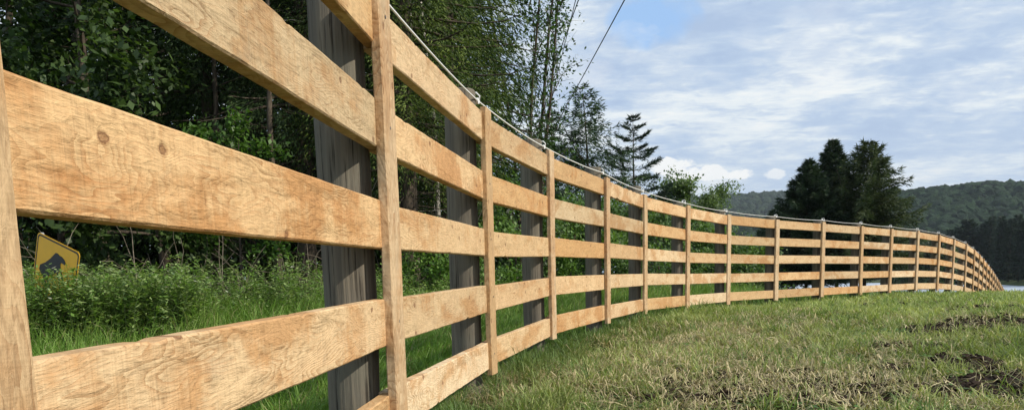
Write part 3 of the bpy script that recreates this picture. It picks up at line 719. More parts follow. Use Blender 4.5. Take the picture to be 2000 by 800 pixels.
def conifer(label, cat, loc, H, rad, crown0, whorl, nb, ntuft, tuft, c_lo, c_hi, droop=.12, slope=0., hang=.3, flat=.3, pw=.8, tipup=.0, inner=.0, name='spruce_tree', bark=None, group=None, dead=0, leaders=0, trunk_r=None, wide=.12, jag=.25):
    global rng
    rng = np.random.default_rng(zlib.crc32(label.encode())+1)
    root = empty(name, loc); tag(root, label, cat, group)
    wood = Acc(); cr_ = Acc(); tr = trunk_r or H*.013
    tk = limb((0, 0, -.1), (rng.normal()*.02, rng.normal()*.02, 1), H, 14, .012)
    tube(wood, tk, np.linspace(tr, .008, 14), 8)
    BR = []
    z = crown0
    while z < .985:
        k = nb+rng.integers(-1, 2); ph = rng.uniform(0, 6.28)
        for j in range(max(2, k)):
            a = ph+j*2*math.pi/max(2, k)+rng.normal()*.25
            tt = (z-crown0)/(1-crown0)
            ln_ = rad*((1-tt)**pw)*(1-.35*math.exp(-tt*9))*rng.uniform(1-jag, 1+jag)+.06*H/10
            lb = limb(along(tk, min(z+rng.normal()*.004, .99)), (math.cos(a), math.sin(a), slope+.7*max(0, tt-.55)), ln_, 6, .05, droop, droop*2.0+tipup)
            tube(wood, lb, np.linspace(max(.006, tr*.22*(1-tt)), .003, 6), 4)
            BR.append((lb, ln_))
        z += whorl*(1-.45*(z-crown0)/(1-crown0))/H*rng.uniform(.75, 1.25)
    for q in range(leaders):
        zz = rng.uniform(.45, .75); a = rng.uniform(0, 6.28); ll = limb(along(tk, zz), (math.cos(a)*.6, math.sin(a)*.6, .9), H*(1-zz)*.8, 7, .05, 0, .1)
        tube(wood, ll, np.linspace(tr*.4, .01, 7), 5)
        for j in range(14):
            a = rng.uniform(0, 6.28); s = rng.uniform(.2, .95); ln_ = rad*.4*(1.1-s)
            lb = limb(along(ll, s), (math.cos(a), math.sin(a), .1), ln_, 6, .05, droop, droop*2); tube(wood, lb, np.linspace(.01, .003, 6), 4); BR.append((lb, ln_))
    lens = np.array([b[1] for b in BR]); pr = lens/lens.sum()
    k = rng.choice(len(BR), ntuft, p=pr)
    Lb = np.stack([b[0] for b in BR])[k]; n = ntuft
    s = rng.random(n)**(.75)*(1-inner)+inner; sf = np.clip(s, 0, .999)*5; i0 = sf.astype(int); f = (sf-i0)[:, None]
    ar = np.arange(n); P = Lb[ar, i0]*(1-f)+Lb[ar, i0+1]*f; dr_ = unit(Lb[ar, i0+1]-Lb[ar, i0])
    sd = unit(np.cross(dr_, np.array([0, 0, 1.])))
    ln_ = lens[k]; lat = rng.uniform(-1, 1, n)*flat*ln_*(1.05-s)
    hg = np.abs(rng.normal(size=n))*hang*.35*np.minimum(ln_, 1.5)*(.3+.7*s)
    P = P+sd*lat[:, None]; P[:, 2] -= hg
    A = unit(dr_*.8+sd*np.sign(lat)[:, None]*.7+np.array([0, 0, -1.])*(hg/(tuft+hg))[:, None]*1.2+rdir(n)*.45)*tuft*rng.uniform(.6, 1.4, n)[:, None]
    B = unit(np.cross(A, rdir(n)))*tuft*wide*rng.uniform(.7, 1.3, n)[:, None]
    bc = rng.random(len(BR))[k]
    m1 = np.clip(bc*.7+rng.normal(size=n)*.25, 0, 1)[:, None]
    c = (np.array(c_lo)*(1-m1)+np.array(c_hi)*m1)*rng.uniform(.75, 1.25, (n, 1))
    spikes(cr_, P, A, B, c)
    for q in range(dead):
        zz = rng.uniform(.06, crown0+.06); a = rng.uniform(0, 6.28)
        lb = limb(along(tk, zz), (math.cos(a), math.sin(a), rng.uniform(-.3, .15)), rad*rng.uniform(.3, .8), 6, .16, .04)
        tube(wood, lb, np.linspace(.012, .002, 6), 4)
        for j in range(5):
            sb = limb(along(lb, rng.uniform(.3, 1)), rdir(1)[0]+np.array([0, 0, -.4]), rad*.22, 4, .3, .1); tube(wood, sb, [.004, .003, .002, .001], 3)
    obj('trunk', wood.mesh('trunk', True), bark or M_bark, root); obj('crown', cr_.mesh('crown'), M_needle, root)
    return root
def G(px, Y, dz=0, py=560):
    p = at(px, py, Y); return (p[0], Y, float(ground(p[0], Y))+dz)

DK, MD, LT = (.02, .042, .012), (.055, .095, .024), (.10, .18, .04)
# left wood, front row
broadleaf('broad leafed tree with sky showing through its leaves at the far left', 'tree', G(40, 13.5), 10, 3.4, .06, 15000, .13, (.024, .055, .018), (.075, .135, .04), 22)
broadleaf('dark green leafy tree left of the bright bush, behind the orange rail', 'tree', G(215, 12), 9, 3.0, .05, 24000, .12, (.024, .05, .015), (.085, .14, .035), 24)
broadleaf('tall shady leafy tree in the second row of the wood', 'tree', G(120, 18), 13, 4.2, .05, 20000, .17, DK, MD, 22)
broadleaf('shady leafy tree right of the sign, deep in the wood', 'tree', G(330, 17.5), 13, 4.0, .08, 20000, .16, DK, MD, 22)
conifer('dark spruce with hanging boughs between the leafy trees', 'tree', G(430, 14.5), 13, 2.6, .17, .5, 6, 60000, .085, (.02, .042, .013), (.06, .10, .03), .16, 0, .7, .3, dead=26)
conifer('drooping spruce half hidden by the nearest round post', 'tree', G(600, 13.5), 14, 2.5, .2, .45, 6, 70000, .08, (.02, .042, .013), (.075, .115, .032), .16, 0, .8, .3, dead=36)
conifer('sunlit yellow green spruce with sweeping boughs right of the nearest batten', 'tree', G(800, 13.2), 15, 2.35, .185, .36, 7, 120000, .075, (.025, .055, .010), (.16, .21, .035), .12, .0, .8, .34, dead=34, wide=.12, tipup=.15)
conifer('tall spruce behind the sunlit one, its flank at the sparse tree', 'tree', G(880, 18), 18, 2.6, .2, .5, 6, 45000, .14, (.025, .06, .015), (.08, .13, .035), .15, 0, .7, .3, dead=20)
conifer('dark spruce deep behind the second rail gap', 'tree', G(720, 18.5), 17, 3.0, .16, .55, 6, 36000, .15, (.02, .045, .014), (.05, .09, .03), .15, 0, .7, .3, dead=20)
for px, Y, H, lab in ((210, 24, 16, 'far spruce in the back row behind the sign'), (350, 25, 17, 'far spruce in the back row, right of the shady leafy tree'), (510, 23, 16, 'far spruce in the back row above the bright green bush'), (640, 25, 18, 'far spruce in the back row behind the nearest post'), (790, 26, 18, 'far spruce in the back row behind the sunlit spruce'), (915, 29, 16, 'far spruce in the back row behind the second post')):
    conifer(lab, 'tree', G(px, Y), H, 3.8, .04, .75, 6, 15000, .32, (.022, .045, .016), (.055, .09, .03), .12, 0, .6, .35, group='spruces in the back row of the wood')
for px, Y, H, lab in ((-240, 20, 14, 'leafy tree beyond the left end of the fence'),):
    broadleaf(lab, 'tree', G(px, Y), H, 4.5, .05, 9000, .28, DK, MD, 18)
# understorey
broadleaf('bright green bush glowing in the dark wood above the middle rail', 'bush', G(470, 11.2), 3.1, 1.0, .35, 4200, .08, (.03, .08, .012), (.085, .17, .025), 12, scatter=.08, name='bush', upright=.1, trunk_r=.03)
broadleaf('green shrub at the wood edge behind the second bay', 'bush', G(835, 11.8), 1.5, .9, .05, 5200, .06, (.08, .17, .03), (.20, .32, .07), 12, scatter=.09, name='bush', trunk_r=.02)
broadleaf('green shrub touching the left side of the second post', 'bush', G(950, 12.6), 1.6, .9, .05, 5200, .06, (.07, .15, .03), (.17, .28, .06), 12, scatter=.09, name='bush', trunk_r=.02)
broadleaf('leafy shrub between the second and third posts', 'bush', G(1010, 14.5), 2.6, 1.2, .05, 6500, .075, (.05, .11, .02), (.13, .22, .05), 14, scatter=.1, name='bush', trunk_r=.03)
broadleaf('dense green shrub between the third and fourth posts', 'bush', G(1110, 16.5), 2.4, 1.3, .05, 7000, .08, (.05, .12, .02), (.15, .25, .05), 14, scatter=.1, name='bush', trunk_r=.03)
broadleaf('broad green shrub behind the fourth bay below the larch', 'bush', G(1190, 19), 2.6, 1.5, .05, 7000, .09, (.045, .10, .02), (.13, .22, .05), 14, scatter=.12, name='bush', trunk_r=.03)
broadleaf('rounded shrub behind the fifth and sixth battens', 'bush', G(1290, 23), 2.7, 1.8, .04, 7000, .11, (.045, .10, .02), (.13, .21, .05), 14, scatter=.14, name='bush', trunk_r=.03)
broadleaf('low green shrub behind the seventh bay', 'bush', G(1370, 27), 2.6, 1.9, .04, 6500, .13, (.05, .11, .02), (.15, .25, .06), 14, scatter=.16, name='bush', trunk_r=.03)
broadleaf('dark green shrub at the lake shore behind the eighth bay', 'bush', G(1455, 36), 3.2, 2.2, .04, 6500, .17, (.04, .09, .02), (.11, .18, .05), 14, scatter=.2, name='bush', trunk_r=.03)
# young pale trunks
for px, Y, H, lab in ((712, 12.6, 6, 'thin pale trunk just left of the nearest batten'), (793, 14.2, 7, 'pale birch trunk seen between the middle rails'), (862, 15, 8, 'slim pale trunk just left of the second post'), (421, 13.2, 8, 'thin grey trunk in the dark wood beneath the slanting rail'), (545, 12, 7, 'thin brown trunk left of the nearest post')):
    root = empty('bare_trunk', G(px, Y)); tag(root, lab, 'tree'); a_ = Acc()
    tk = limb((0, 0, -.1), (rng.normal()*.04, rng.normal()*.04, 1), H, 12, .03); tube(a_, tk, np.linspace(.06, .02, 12), 8)
    for q in range(16):
        lb = limb(along(tk, rng.uniform(.15, .95)), (rng.normal(), rng.normal(), .2), rng.uniform(.4, 1.1), 6, .2); tube(a_, lb, np.linspace(.01, .002, 6), 3)
    obj('trunk', a_.mesh('trunk', True), M_birch if 'pale' in lab else M_bark, root)
# dark undergrowth filling the wood
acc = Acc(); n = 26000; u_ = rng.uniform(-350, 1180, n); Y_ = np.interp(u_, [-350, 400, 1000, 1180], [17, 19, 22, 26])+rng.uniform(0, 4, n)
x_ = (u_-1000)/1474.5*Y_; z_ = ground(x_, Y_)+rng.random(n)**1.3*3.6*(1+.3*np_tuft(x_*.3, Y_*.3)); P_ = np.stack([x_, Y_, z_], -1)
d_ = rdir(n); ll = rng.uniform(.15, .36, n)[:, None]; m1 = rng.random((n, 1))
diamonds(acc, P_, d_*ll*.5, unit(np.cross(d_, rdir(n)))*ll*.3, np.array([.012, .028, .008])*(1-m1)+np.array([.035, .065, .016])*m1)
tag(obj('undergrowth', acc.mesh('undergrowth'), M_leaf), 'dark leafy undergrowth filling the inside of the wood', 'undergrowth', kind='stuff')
# brambles of dead stems
acc = Acc()
for q in range(330):
    px = rng.uniform(-60, 1000); Y = np.interp(px, [0, 400, 700, 1000], [8.6, 9.8, 11, 12.5])+rng.uniform(-.2, 1.6); g = G(px, Y)
    if 300 < px < 700 or rng.random() < .55:
        a = rng.uniform(0, 6.28); lb = limb(g, (math.cos(a)*.7, math.sin(a)*.7, rng.uniform(.6, 2.2)), rng.uniform(.6, 1.9), 9, .16, .09)
        tube(acc, lb, np.linspace(.008, .0025, 9), 4)
tag(obj('brambles', acc.mesh('brambles'), M_twig), 'tangle of dead grey brown stems behind the weeds', 'brambles', kind='stuff')

# sparse tree, larch, pine, round tree
broadleaf('sparse multi stemmed tree with small leaves against the sky', 'tree', G(1022, 20), 13.5, 1.75, .14, 7500, .095, (.025, .06, .018), (.08, .15, .04), 22, upright=1.9, scatter=.13, stems=4, trunk_r=.12, sub=6)
conifer('small dark spruce between the sparse tree and the larch', 'tree', G(1080, 33), 8.6, 1.5, .08, .5, 5, 9000, .16, (.025, .055, .025), (.06, .10, .045), .1, .05, .5, .3)
conifer('open feathery larch with one long branch reaching up to the right', 'tree', G(1157, 30), 8.4, 3.1,   .12, .5, 5, 22000, .16, (.02, .05, .02), (.08, .13, .05), .03, .2, .7, .22, .75, .15, leaders=2, jag=.4)
conifer('white pine with flat layered branches against the sky', 'tree', G(1247, 40), 9.7, 2.9, .06, .8, 7, 17000, .20, (.014, .032, .018), (.045, .075, .04), .0, .15, .12, .5, .75, .1, .2, name='pine_tree', jag=.55)
conifer('bushy dark pine at the right foot of the white pine', 'tree', G(1290, 43), 6.6, 2.1, .05, .6, 6, 12000, .2, (.02, .045, .025), (.05, .085, .045), .03, .1, .3, .4)
broadleaf('round light green willow bush above the fence at the pine', 'tree', G(1355, 46), 8.0, 3.3, .06, 24000, .17, (.07, .12, .04), (.17, .24, .09), 20, scatter=.25, upright=.6, trunk_r=.1)
broadleaf('lower green tree left of the round willow bush', 'tree', G(1225, 48), 5.6, 2.8, .06, 9000, .2, (.05, .09, .03), (.12, .18, .06), 16, scatter=.25, upright=.5, trunk_r=.1)
broadleaf('dark rounded tree by the lake right of the willow bush', 'tree', G(1420, 62), 5.6, 3.4, .04, 9000, .26, (.03, .06, .02), (.08, .13, .045), 16, scatter=.3, upright=.5, trunk_r=.1)
broadleaf('dark low tree between the willow bush and the big spruces', 'tree', G(1490, 70), 6.4, 3.8, .04, 9000, .28, (.025, .05, .02), (.07, .11, .04), 16, scatter=.3, upright=.5, trunk_r=.1)

# three big spruces over the fence
def GH(px, pt, Y):      # height so that the top lands on pixel row pt
    g = G(px, Y); return g, float(at(px, pt, Y)[2]-g[2])
for px, pt, Y, rad, lab, cl0, cl1, kw in ((1575, 308, 66, 6.0, 'leftmost and lowest of the three big dark spruces above the fence', (.014, .032, .014), (.045, .075, .03), dict()),
                             (1638, 264, 68, 5.8, 'tall pointed spruce in the middle of the dark group above the fence', (.014, .032, .014), (.05, .08, .032), dict()),
                             (1688, 272, 65, 5.5, 'broad rounded spruce with several tops right of the pointed one', (.024, .045, .014), (.10, .125, .045), dict(leaders=3, pw=.68))):
    g, H = GH(px, pt, Y)
    conifer(lab, 'tree', g, H, rad, .27, .5, 8, 70000 if not kw else 46000, .36, cl0, cl1, .05, .18, .5, .3, kw.get('pw', 1.0), .1, wide=.11, leaders=kw.get('leaders', 0), jag=.25)

# spruce forest on the far shore at the right
g0 = conifer('dark slender spruce in the row on the far lake shore', 'tree', (0, 0, 0), 29, 4.0, .06, 1.3, 6, 5200, 1.1, (.012, .026, .015), (.03, .05, .025), .05, .05, .6, .35, .7, wide=.16, group='spruces on the far lake shore')
g1 = conifer('dark slender spruce in the row on the far lake shore', 'tree', (0, 0, 0), 27, 4.6, .04, 1.3, 6, 5200, 1.1, (.012, .03, .015), (.035, .055, .028), .05, .08, .5, .35, .6, wide=.16, group='spruces on the far lake shore')
protos = [g0, g1]; k_ = 0
for px in np.arange(1838, 2260, 17):
    for row in range(2):
        u = px+rng.uniform(-8, 8)+row*8; az = math.atan2((u-1000), 1474.5)
        shore = np.interp(math.degrees(az), [27, 34, 45], [620, 300, 230]); rr = shore+32+row*16+rng.uniform(-5, 5)
        rr = min(rr, 420)
        x_, y_ = rr*math.sin(az), rr*math.cos(az)
        pt = np.interp(u, [1830, 1870, 1950, 2100], [452, 430, 424, 414])+rng.uniform(-6, 9)
        zg = float(ground(x_, y_)); hh = float(at(u, pt, y_)[2])-zg
        src = protos[k_ % 2]
        o = src if k_ < 2 else copy_tree(src)
        o.location = (x_, y_, zg); s = hh/(29 if src is g0 else 27); o.scale = (s*rng.uniform(.9, 1.15), s*rng.uniform(.9, 1.15), s); o.rotation_euler = (0, 0, rng.uniform(0, 6.28)); k_ += 1

# ------------------------------------------------------------------ hills and their woods
def hill(name, prof, y0, y1, zbase, mat, nx=220, ny=40, extend=True, seed=1, amp=2.):
    """prof: list of (px, py) ridge line; y0 foot depth, y1 ridge depth"""
    pxs = np.array([p[0] for p in prof]); pys = np.array([p[1] for p in prof])
    u = np.linspace(pxs[0], pxs[-1], nx); v = np.interp(u, pxs, pys)
    ridge = np.array([at(a, b, y1) for a, b in zip(u, v)]); nn_ = Noise2(seed, 120, 4)
    rows = []
    for t in np.linspace(0, 1.6, ny):
        yy = y0+(y1-y0)*t
        h = np.sin(min(t, 1)*math.pi/2)**1.15 if t <= 1 else 1-.6*(t-1)
        x_ = ridge[:, 0]*(1 if t > 1 else (yy/y1*.35+.65)); z_ = zbase+(ridge[:, 2]-zbase)*h
        z_ = z_+nn_(x_, x_*0+yy)*amp*h
        rows.append(np.stack([x_, x_*0+yy, z_], -1))
    Vv = np.array(rows); ny_, nx_ = Vv.shape[:2]
    i, j = np.meshgrid(np.arange(ny_-1), np.arange(nx_-1), indexing='ij')
    q = np.stack([i*nx_+j, i*nx_+j+1, (i+1)*nx_+j+1, (i+1)*nx_+j], -1).reshape(-1, 4)
    me = mesh_np(name, Vv.reshape(-1, 3), q, None, True); tag(obj(name, me, mat), kind='structure')
    return Vv
def forest(name, label, Vv, n, s0, s1, c_lo, c_hi, tmax=26):
    ny_, nx_ = Vv.shape[:2]; acc = Acc(); vs = []; fs = []; cs = []
    i = rng.uniform(0, tmax, n); j = rng.uniform(0, nx_-1.01, n); i0, j0 = i.astype(int), j.astype(int); f, g = (i-i0)[:, None], (j-j0)[:, None]
    P = (Vv[i0, j0]*(1-f)+Vv[i0+1, j0]*f)*(1-g)+(Vv[i0, j0+1]*(1-f)+Vv[i0+1, j0+1]*f)*g
    m_ = len(ICO2V)
    sc = rng.uniform(s0, s1, n)
    lump = 1+rng.normal(size=(n, m_))*.13
    Vn = P[:, None]+ICO2V[None]*(lump*sc[:, None])[..., None]*np.array([1, 1, 1.05])
    Vn[..., 2] += (sc*.45)[:, None]
    m1 = np.clip(rng.random(n)*.7+rng.normal(size=n)*.15+.15, 0, 1)[:, None]
    c = (np.array(c_lo)*(1-m1)+np.array(c_hi)*m1)
    cv = np.repeat(c, m_, 0)*rng.uniform(.7, 1.3, (n*m_, 1))
    F = (ICO2F[None]+np.arange(n)[:, None, None]*m_).reshape(-1, 3)
    me = mesh_np(name, Vn.reshape(-1, 3), F, cv)
    return tag(obj(name, me, M_far), label, 'forest', kind='stuff')
m, nt = newmat('far_foliage'); M_far = m
a = N(nt, 'ShaderNodeAttribute', attribute_name='col'); tc = N(nt, 'ShaderNodeTexCoord').outputs['Object']
n_ = noise(nt, tc, .9, 4, .7)
c = mix(nt, 1.0, a.outputs['Color'], ramp(nt, n_, [(.35, (.45, .45, .45)), (.65, (1.5, 1.5, 1.5))]), 'MULTIPLY')
principled(nt, c, .9, .1, n_, 1.0, 2.0)
m, nt = newmat('hill_ground'); tc = N(nt, 'ShaderNodeTexCoord').outputs['Object']; n_ = noise(nt, tc, .08, 6, .7)
principled(nt, ramp(nt, n_, [(.3, (.02, .035, .015)), (.7, (.05, .075, .03))]), .95, .1, n_, 1.0, 6); M_hill = m

Vh = hill('hill', [(1380, 472), (1440, 460), (1500, 445), (1560, 430), (1640, 414), (1755, 396), (1800, 395), (1850, 385), (1890, 381), (1960, 384), (2050, 383), (2250, 378)], 700, 1050, -3, M_hill, seed=4)
forest('hillside_forest', 'dense green broadleaf wood covering the hill at the right', Vh, 6500, 6.5, 10.5, (.005, .014, .008), (.036, .066, .032))
Vf = hill('hill', [(1180, 420), (1300, 405), (1380, 396), (1440, 393), (1500, 390), (1560, 388), (1620, 392), (1750, 400), (1900, 405)], 1600, 2600, -3, M_hill, seed=8, amp=4)
forest('distant_forest', 'blue green wood on the farthest low ridge left of the big spruces', Vf, 7000, 8, 13, (.016, .03, .016), (.035, .055, .025))
# shore wood under the right hill, left of the spruce row
broadleaf('round tree on the far shore between the big spruces and the spruce row', 'tree', G(1785, 260), 20, 10, .05, 9000, 1.0, (.03, .06, .02), (.08, .13, .04), 18, scatter=.9, trunk_r=.3)
broadleaf('smaller round tree on the far shore next to the spruce row', 'tree', G(1822, 250), 19, 8, .05, 9000, .95, (.025, .05, .02), (.07, .11, .04), 18, scatter=.9, trunk_r=.3)

# ------------------------------------------------------------------ the sign
root = empty('warning_sign', G(100, 7.7))
tag(root, 'leaning yellow diamond warning sign with black cattle silhouette among weeds', 'sign')
gz0 = root.location.z
ctr = at(107, 538, 7.7)
S = .70
lean = R(-25); yaw = R(-28)
Mx = Matrix.Translation(Vector((ctr[0], ctr[1], ctr[2]))-root.location) @ Matrix.Rotation(yaw, 4, 'Z') @ Matrix.Rotation(lean, 4, 'Y')
def rsquare(half, r, n=6):
    P = []
    for cx, cy, a0 in ((half-r, half-r, 0), (-half+r, half-r, 90), (-half+r, -half+r, 180), (half-r, -half+r, 270)):
        for k in range(n+1): a = R(a0+90*k/n); P.append((cx+r*math.cos(a), cy+r*math.sin(a)))
    c45 = math.cos(R(45)); return [((x-y)*c45, (x+y)*c45) for x, y in P]
def plate(P, y0, y1, M):
    n = len(P); V = [list(M @ Vector((x, y0, z))) for x, z in P]+[list(M @ Vector((x, y1, z))) for x, z in P]
    me = bpy.data.meshes.new('p'); me.from_pydata(V, [], [list(range(n)), list(range(2*n-1, n-1, -1))]+[[i, i+n, (i+1) % n+n, (i+1) % n] for i in range(n)]); me.update(); return me
M_yel = plain('sign_yellow', (.90, .47, .012), .45, .5, .12, 14); M_blk = plain('sign_black', (.012, .012, .012), .5)
M_alu = plain('sign_metal', (.35, .35, .34), .45)
pl = obj('sign_plate', plate(rsquare(S/2, .045), 0, .003, Mx), M_yel, root)
def ringmesh(P1, P2, y, M):
    n = len(P1); V = [list(M @ Vector((x, y, z))) for x, z in P1]+[list(M @ Vector((x, y, z))) for x, z in P2]
    me = bpy.data.meshes.new('b'); me.from_pydata(V, [], [[i, (i+1) % n, (i+1) % n+n, i+n] for i in range(n)]); me.update(); return me
obj('border', ringmesh(rsquare(S/2-.012, .04), rsquare(S/2-.027, .034), -.0015, Mx), M_blk, pl)
cow = [(-.22, .02), (-.235, .055), (-.20, .085), (-.10, .085), (0, .10), (.06, .115), (.10, .125), (.13, .115), (.155, .09), (.185, .075), (.215, .045), (.225, .015), (.205, .0), (.18, .015), (.155, .03), (.135, .02), (.125, -.01), (.125, -.10), (.135, -.125), (.105, -.125), (.095, -.03), (.075, -.035), (.07, -.125), (.045, -.125), (.04, -.03), (-.04, -.04), (-.11, -.03), (-.125, -.06), (-.115, -.125), (-.145, -.125), (-.155, -.06), (-.165, -.04), (-.175, -.125), (-.205, -.125), (-.20, -.04), (-.21, .0)]
ca_, sa_ = math.cos(R(-14)), math.sin(R(-14)); cow = [((x*.98)*ca_-(z*1.2+.06)*sa_, (x*.98)*sa_+(z*1.2+.06)*ca_) for x, z in cow]
# drawn level, the plate leans with its post
obj('cattle_silhouette', plate(cow, -.003, -.0012, Mx), M_blk, pl)
acc = Acc(); bt = Mx @ Vector((0, .03, -.1)); tp = Mx @ Vector((0, .03, .50))
dd = (tp-bt).normalized(); tt = (bt.z+.1)/dd.z
ft = bt-dd*tt
box(acc, (-.03, .006, -.1-tt), (.03, .012, .47), Mx); box(acc, (-.03, .012, -.1-tt), (-.024, .036, .47), Mx); box(acc, (.024, .012, -.1-tt), (.03, .036, .47), Mx)
obj('sign_post', acc.mesh('sign_post'), M_alu, root)

# ------------------------------------------------------------------ overhead lines
for (u0, v0, Y0, u1, v1, r_, lab) in ((1220, 0, 20, 1085, 242, .017, 'thick dark overhead cable, rightmost of the three'),
                                 (1130, 0, 24, 1054, 205, .017, 'thin overhead cable in the middle, left of the thick one'),
                                 (1117, 30, 26, 1092, 130, .014, 'short visible thin overhead cable, leftmost of the three')):
    a = at(u0, v0, Y0); k = -.056
    # straight line in plan with direction (k,1), constant height
    r2 = ray(u1, v1); z = a[2]
    # second point where the sight line reaches about the same height
    Y1 = z/(r2[2]/r2[1]); b = r2/r2[1]*Y1
    d = (b-a)/(Y1-Y0)
    pts = [a+d*(s-Y0)+np.array([0, 0, .0006*((s-30)**2)-.0006*(Y0-30)**2]) for s in np.linspace(-12, 75, 40)]
    acc = Acc(); org = pts[0]; tube(acc, np.array(pts)-org, r_, 6)
    o = obj('overhead_cable', acc.mesh('overhead_cable', True), M_cable); o.location = org; tag(o, lab, 'cable')

# ------------------------------------------------------------------ haze
acc = Acc(); box(acc, (-1800, -120, -12), (3600, 5200, 420))
m, nt = newmat('haze'); o = N(nt, 'ShaderNodeOutputMaterial'); p = N(nt, 'ShaderNodeVolumePrincipled')
p.inputs['Color'].default_value = (.80, .88, 1, 1); p.inputs['Density'].default_value = .00007; p.inputs['Anisotropy'].default_value = .3
L(nt, p.outputs[0], o.inputs['Volume'])
HAZE = True
if HAZE: tag(obj('haze', acc.mesh('haze'), m), 'thin blue haze in the air over the valley', 'haze', kind='stuff')

# ------------------------------------------------------------------ light
sd = Vector((.94, -.34, 0)).normalized(); EL = R(36)
sun_az = math.atan2(sd.x, sd.y)            # clockwise from +Y
sdir = Vector((sd.x*math.cos(EL), sd.y*math.cos(EL), math.sin(EL)))
lt = bpy.data.lights.new('sun', 'SUN'); lt.energy = 3.8; lt.angle = R(.6); lt.color = (1, .92, .79)
lo = bpy.data.objects.new('sun', lt); col.objects.link(lo); lo.rotation_euler = (-sdir).to_track_quat('-Z', 'Y').to_euler(); lo.location = (5, -5, 12)

w = bpy.data.worlds.new('World'); scene.world = w; w.use_nodes = True; nt = w.node_tree; nt.nodes.clear()
sky = N(nt, 'ShaderNodeTexSky', sky_type='NISHITA'); sky.sun_disc = False; sky.sun_elevation = EL; sky.sun_rotation = sun_az
sky.air_density = 1; sky.dust_density = .6; sky.ozone_density = 1.2
tc = N(nt, 'ShaderNodeTexCoord').outputs['Generated']
sp = N(nt, 'ShaderNodeSeparateXYZ'); L(nt, tc, sp.inputs[0])
zc = math_(nt, 'ADD', math_(nt, 'MAXIMUM', sp.outputs['Z'], 0), .10)
cb = N(nt, 'ShaderNodeCombineXYZ'); L(nt, math_(nt, 'DIVIDE', sp.outputs['X'], zc), cb.inputs[0]); L(nt, math_(nt, 'DIVIDE', sp.outputs['Y'], zc), cb.inputs[1])
pv = cb.outputs[0]
c1 = noise(nt, mapping(nt, pv, (1.1, .8, 1), (3.1, 1.7, 0)), 1.3, 7, .58, dist=.35)
c2 = noise(nt, mapping(nt, pv, (.9, 1.3, 1), (7.7, 2.2, 0)), 3.6, 7, .6, dist=.5)
c3 = noise(nt, mapping(nt, pv, (.5, .5, 1), (1.3, 9.1, 0)), .8, 3, .5)
cc = math_(nt, 'ADD', math_(nt, 'MULTIPLY', c1, .55), math_(nt, 'MULTIPLY', c2, .30)); cc = math_(nt, 'ADD', cc, math_(nt, 'MULTIPLY', c3, .15))
c4 = noise(nt, mapping(nt, pv, (1.0, 1.5, 1), (2.7, 5.2, 0)), 9.0, 6, .62, dist=.8)
cc = math_(nt, 'ADD', cc, math_(nt, 'MULTIPLY', math_(nt, 'SUBTRACT', c4, .5), .22))
SC = 10.0
def sc(c): return tuple(x*SC for x in c)
SC = 10.0
def sc(c): return tuple(x*SC for x in c)
cloud = ramp(nt, cc, [(.40, (.38, .49, .67)), (.465, (.44, .55, .71)), (.515, (.54, .63, .745)), (.57, (.71, .77, .81)), (.68, (.90, .90, .86))])
cloud = mix(nt, 1.0, cloud, (SC, SC, SC), 'MULTIPLY')
skyc = mix(nt, .75, sky.outputs[0], sc((.36, .58, .92)))
# thin gaps of blue
def spot(az, el, ra, re):
    """soft elliptic mask round one direction of the sky"""
    d = Vector((math.sin(az)*math.cos(el), math.cos(az)*math.cos(el), math.sin(el)))
    rt = Vector((math.cos(az), -math.sin(az), 0)); upv = rt.cross(d)
    def dot(vv):
        n = N(nt, 'ShaderNodeVectorMath', operation='DOT_PRODUCT'); L(nt, tc, n.inputs[0]); n.inputs[1].default_value = vv; return n.outputs['Value']
    a = math_(nt, 'POWER', math_(nt, 'DIVIDE', dot(rt), ra), 2); b = math_(nt, 'POWER', math_(nt, 'DIVIDE', dot(upv), re), 2)
    f = math_(nt, 'SUBTRACT', 1, math_(nt, 'ADD', a, b), True)
    return math_(nt, 'MULTIPLY', f, math_(nt, 'GREATER_THAN', dot(d), 0))
def dirpx(u, v):
    r = ray(u, v); return math.atan2(r[0], r[1]), math.atan2(r[2], math.hypot(r[0], r[1]))
gap = math_(nt, 'MULTIPLY', spot(*dirpx(1275, 40), .065, .036), 1.0)
n5 = noise(nt, tc, 14, 5, .6)
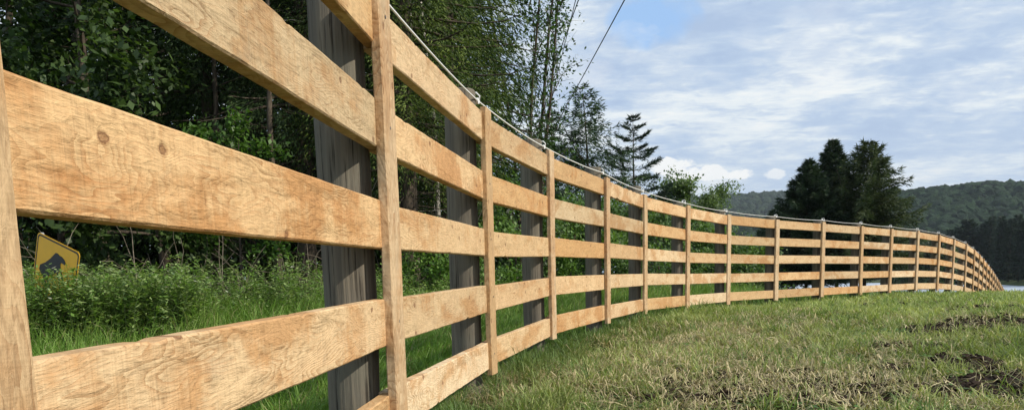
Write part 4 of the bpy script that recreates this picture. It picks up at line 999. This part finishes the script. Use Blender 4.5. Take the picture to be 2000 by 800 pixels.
gapf = math_(nt, 'MULTIPLY', math_(nt, 'MULTIPLY', math_(nt, 'SUBTRACT', math_(nt, 'ADD', math_(nt, 'MULTIPLY', gap, .6), math_(nt, 'MULTIPLY', n5, 1.6)), .95, True), 2.2, True), math_(nt, 'MULTIPLY', gap, 4, True))
colr = mix(nt, gapf, cloud, skyc)
# towards the horizon the cloud thins to a pale blue grey
hz = ramp(nt, sp.outputs['Z'], [(.0, (1, 1, 1)), (.05, (.85, .85, .85)), (.2, (0, 0, 0))])
colr = mix(nt, math_(nt, 'MULTIPLY', hz, .78), colr, sc((.50, .60, .72)))
# bright banks and a few small cumulus heads low over the hills
for (u, v, ra, re, s_) in ((1140, 110, .12, .055, .8), (1570, 80, .10, .09, .45), (1620, 160, .06, .02, .5), (1950, 175, .07, .022, .55), (1330, 330, .045, .022, 1.0), (1385, 338, .03, .014, .9), (1446, 342, .022, .012, 1.0), (1515, 340, .018, .009, .7), (1240, 320, .07, .03, .8)):
    mk = spot(*dirpx(u, v), ra, re)
    n6 = noise(nt, mapping(nt, tc, (1, 1, 2.2)), 22 if ra < .05 else 12, 6, .62)
    f = math_(nt, 'MULTIPLY', math_(nt, 'SUBTRACT', math_(nt, 'ADD', math_(nt, 'MULTIPLY', mk, .55), math_(nt, 'MULTIPLY', n6, 1.7)), 1.12, True), 7.0 if ra < .05 else 1.3, True)
    colr = mix(nt, math_(nt, 'MULTIPLY', math_(nt, 'MULTIPLY', f, s_), math_(nt, 'GREATER_THAN', mk, 0)), colr, sc((.86, .87, .86)))
bg = N(nt, 'ShaderNodeBackground'); bg.inputs['Strength'].default_value = .1; L(nt, colr, bg.inputs[0])
wo = N(nt, 'ShaderNodeOutputWorld'); L(nt, bg.outputs[0], wo.inputs[0])

scene.view_settings.view_transform = 'Standard'; scene.view_settings.look = 'None'; scene.view_settings.gamma = 1; scene.view_settings.exposure = .22
cy = scene.cycles
cy.max_bounces = 6; cy.diffuse_bounces = 3; cy.transparent_max_bounces = 6; cy.volume_bounces = 0; cy.use_denoising = True
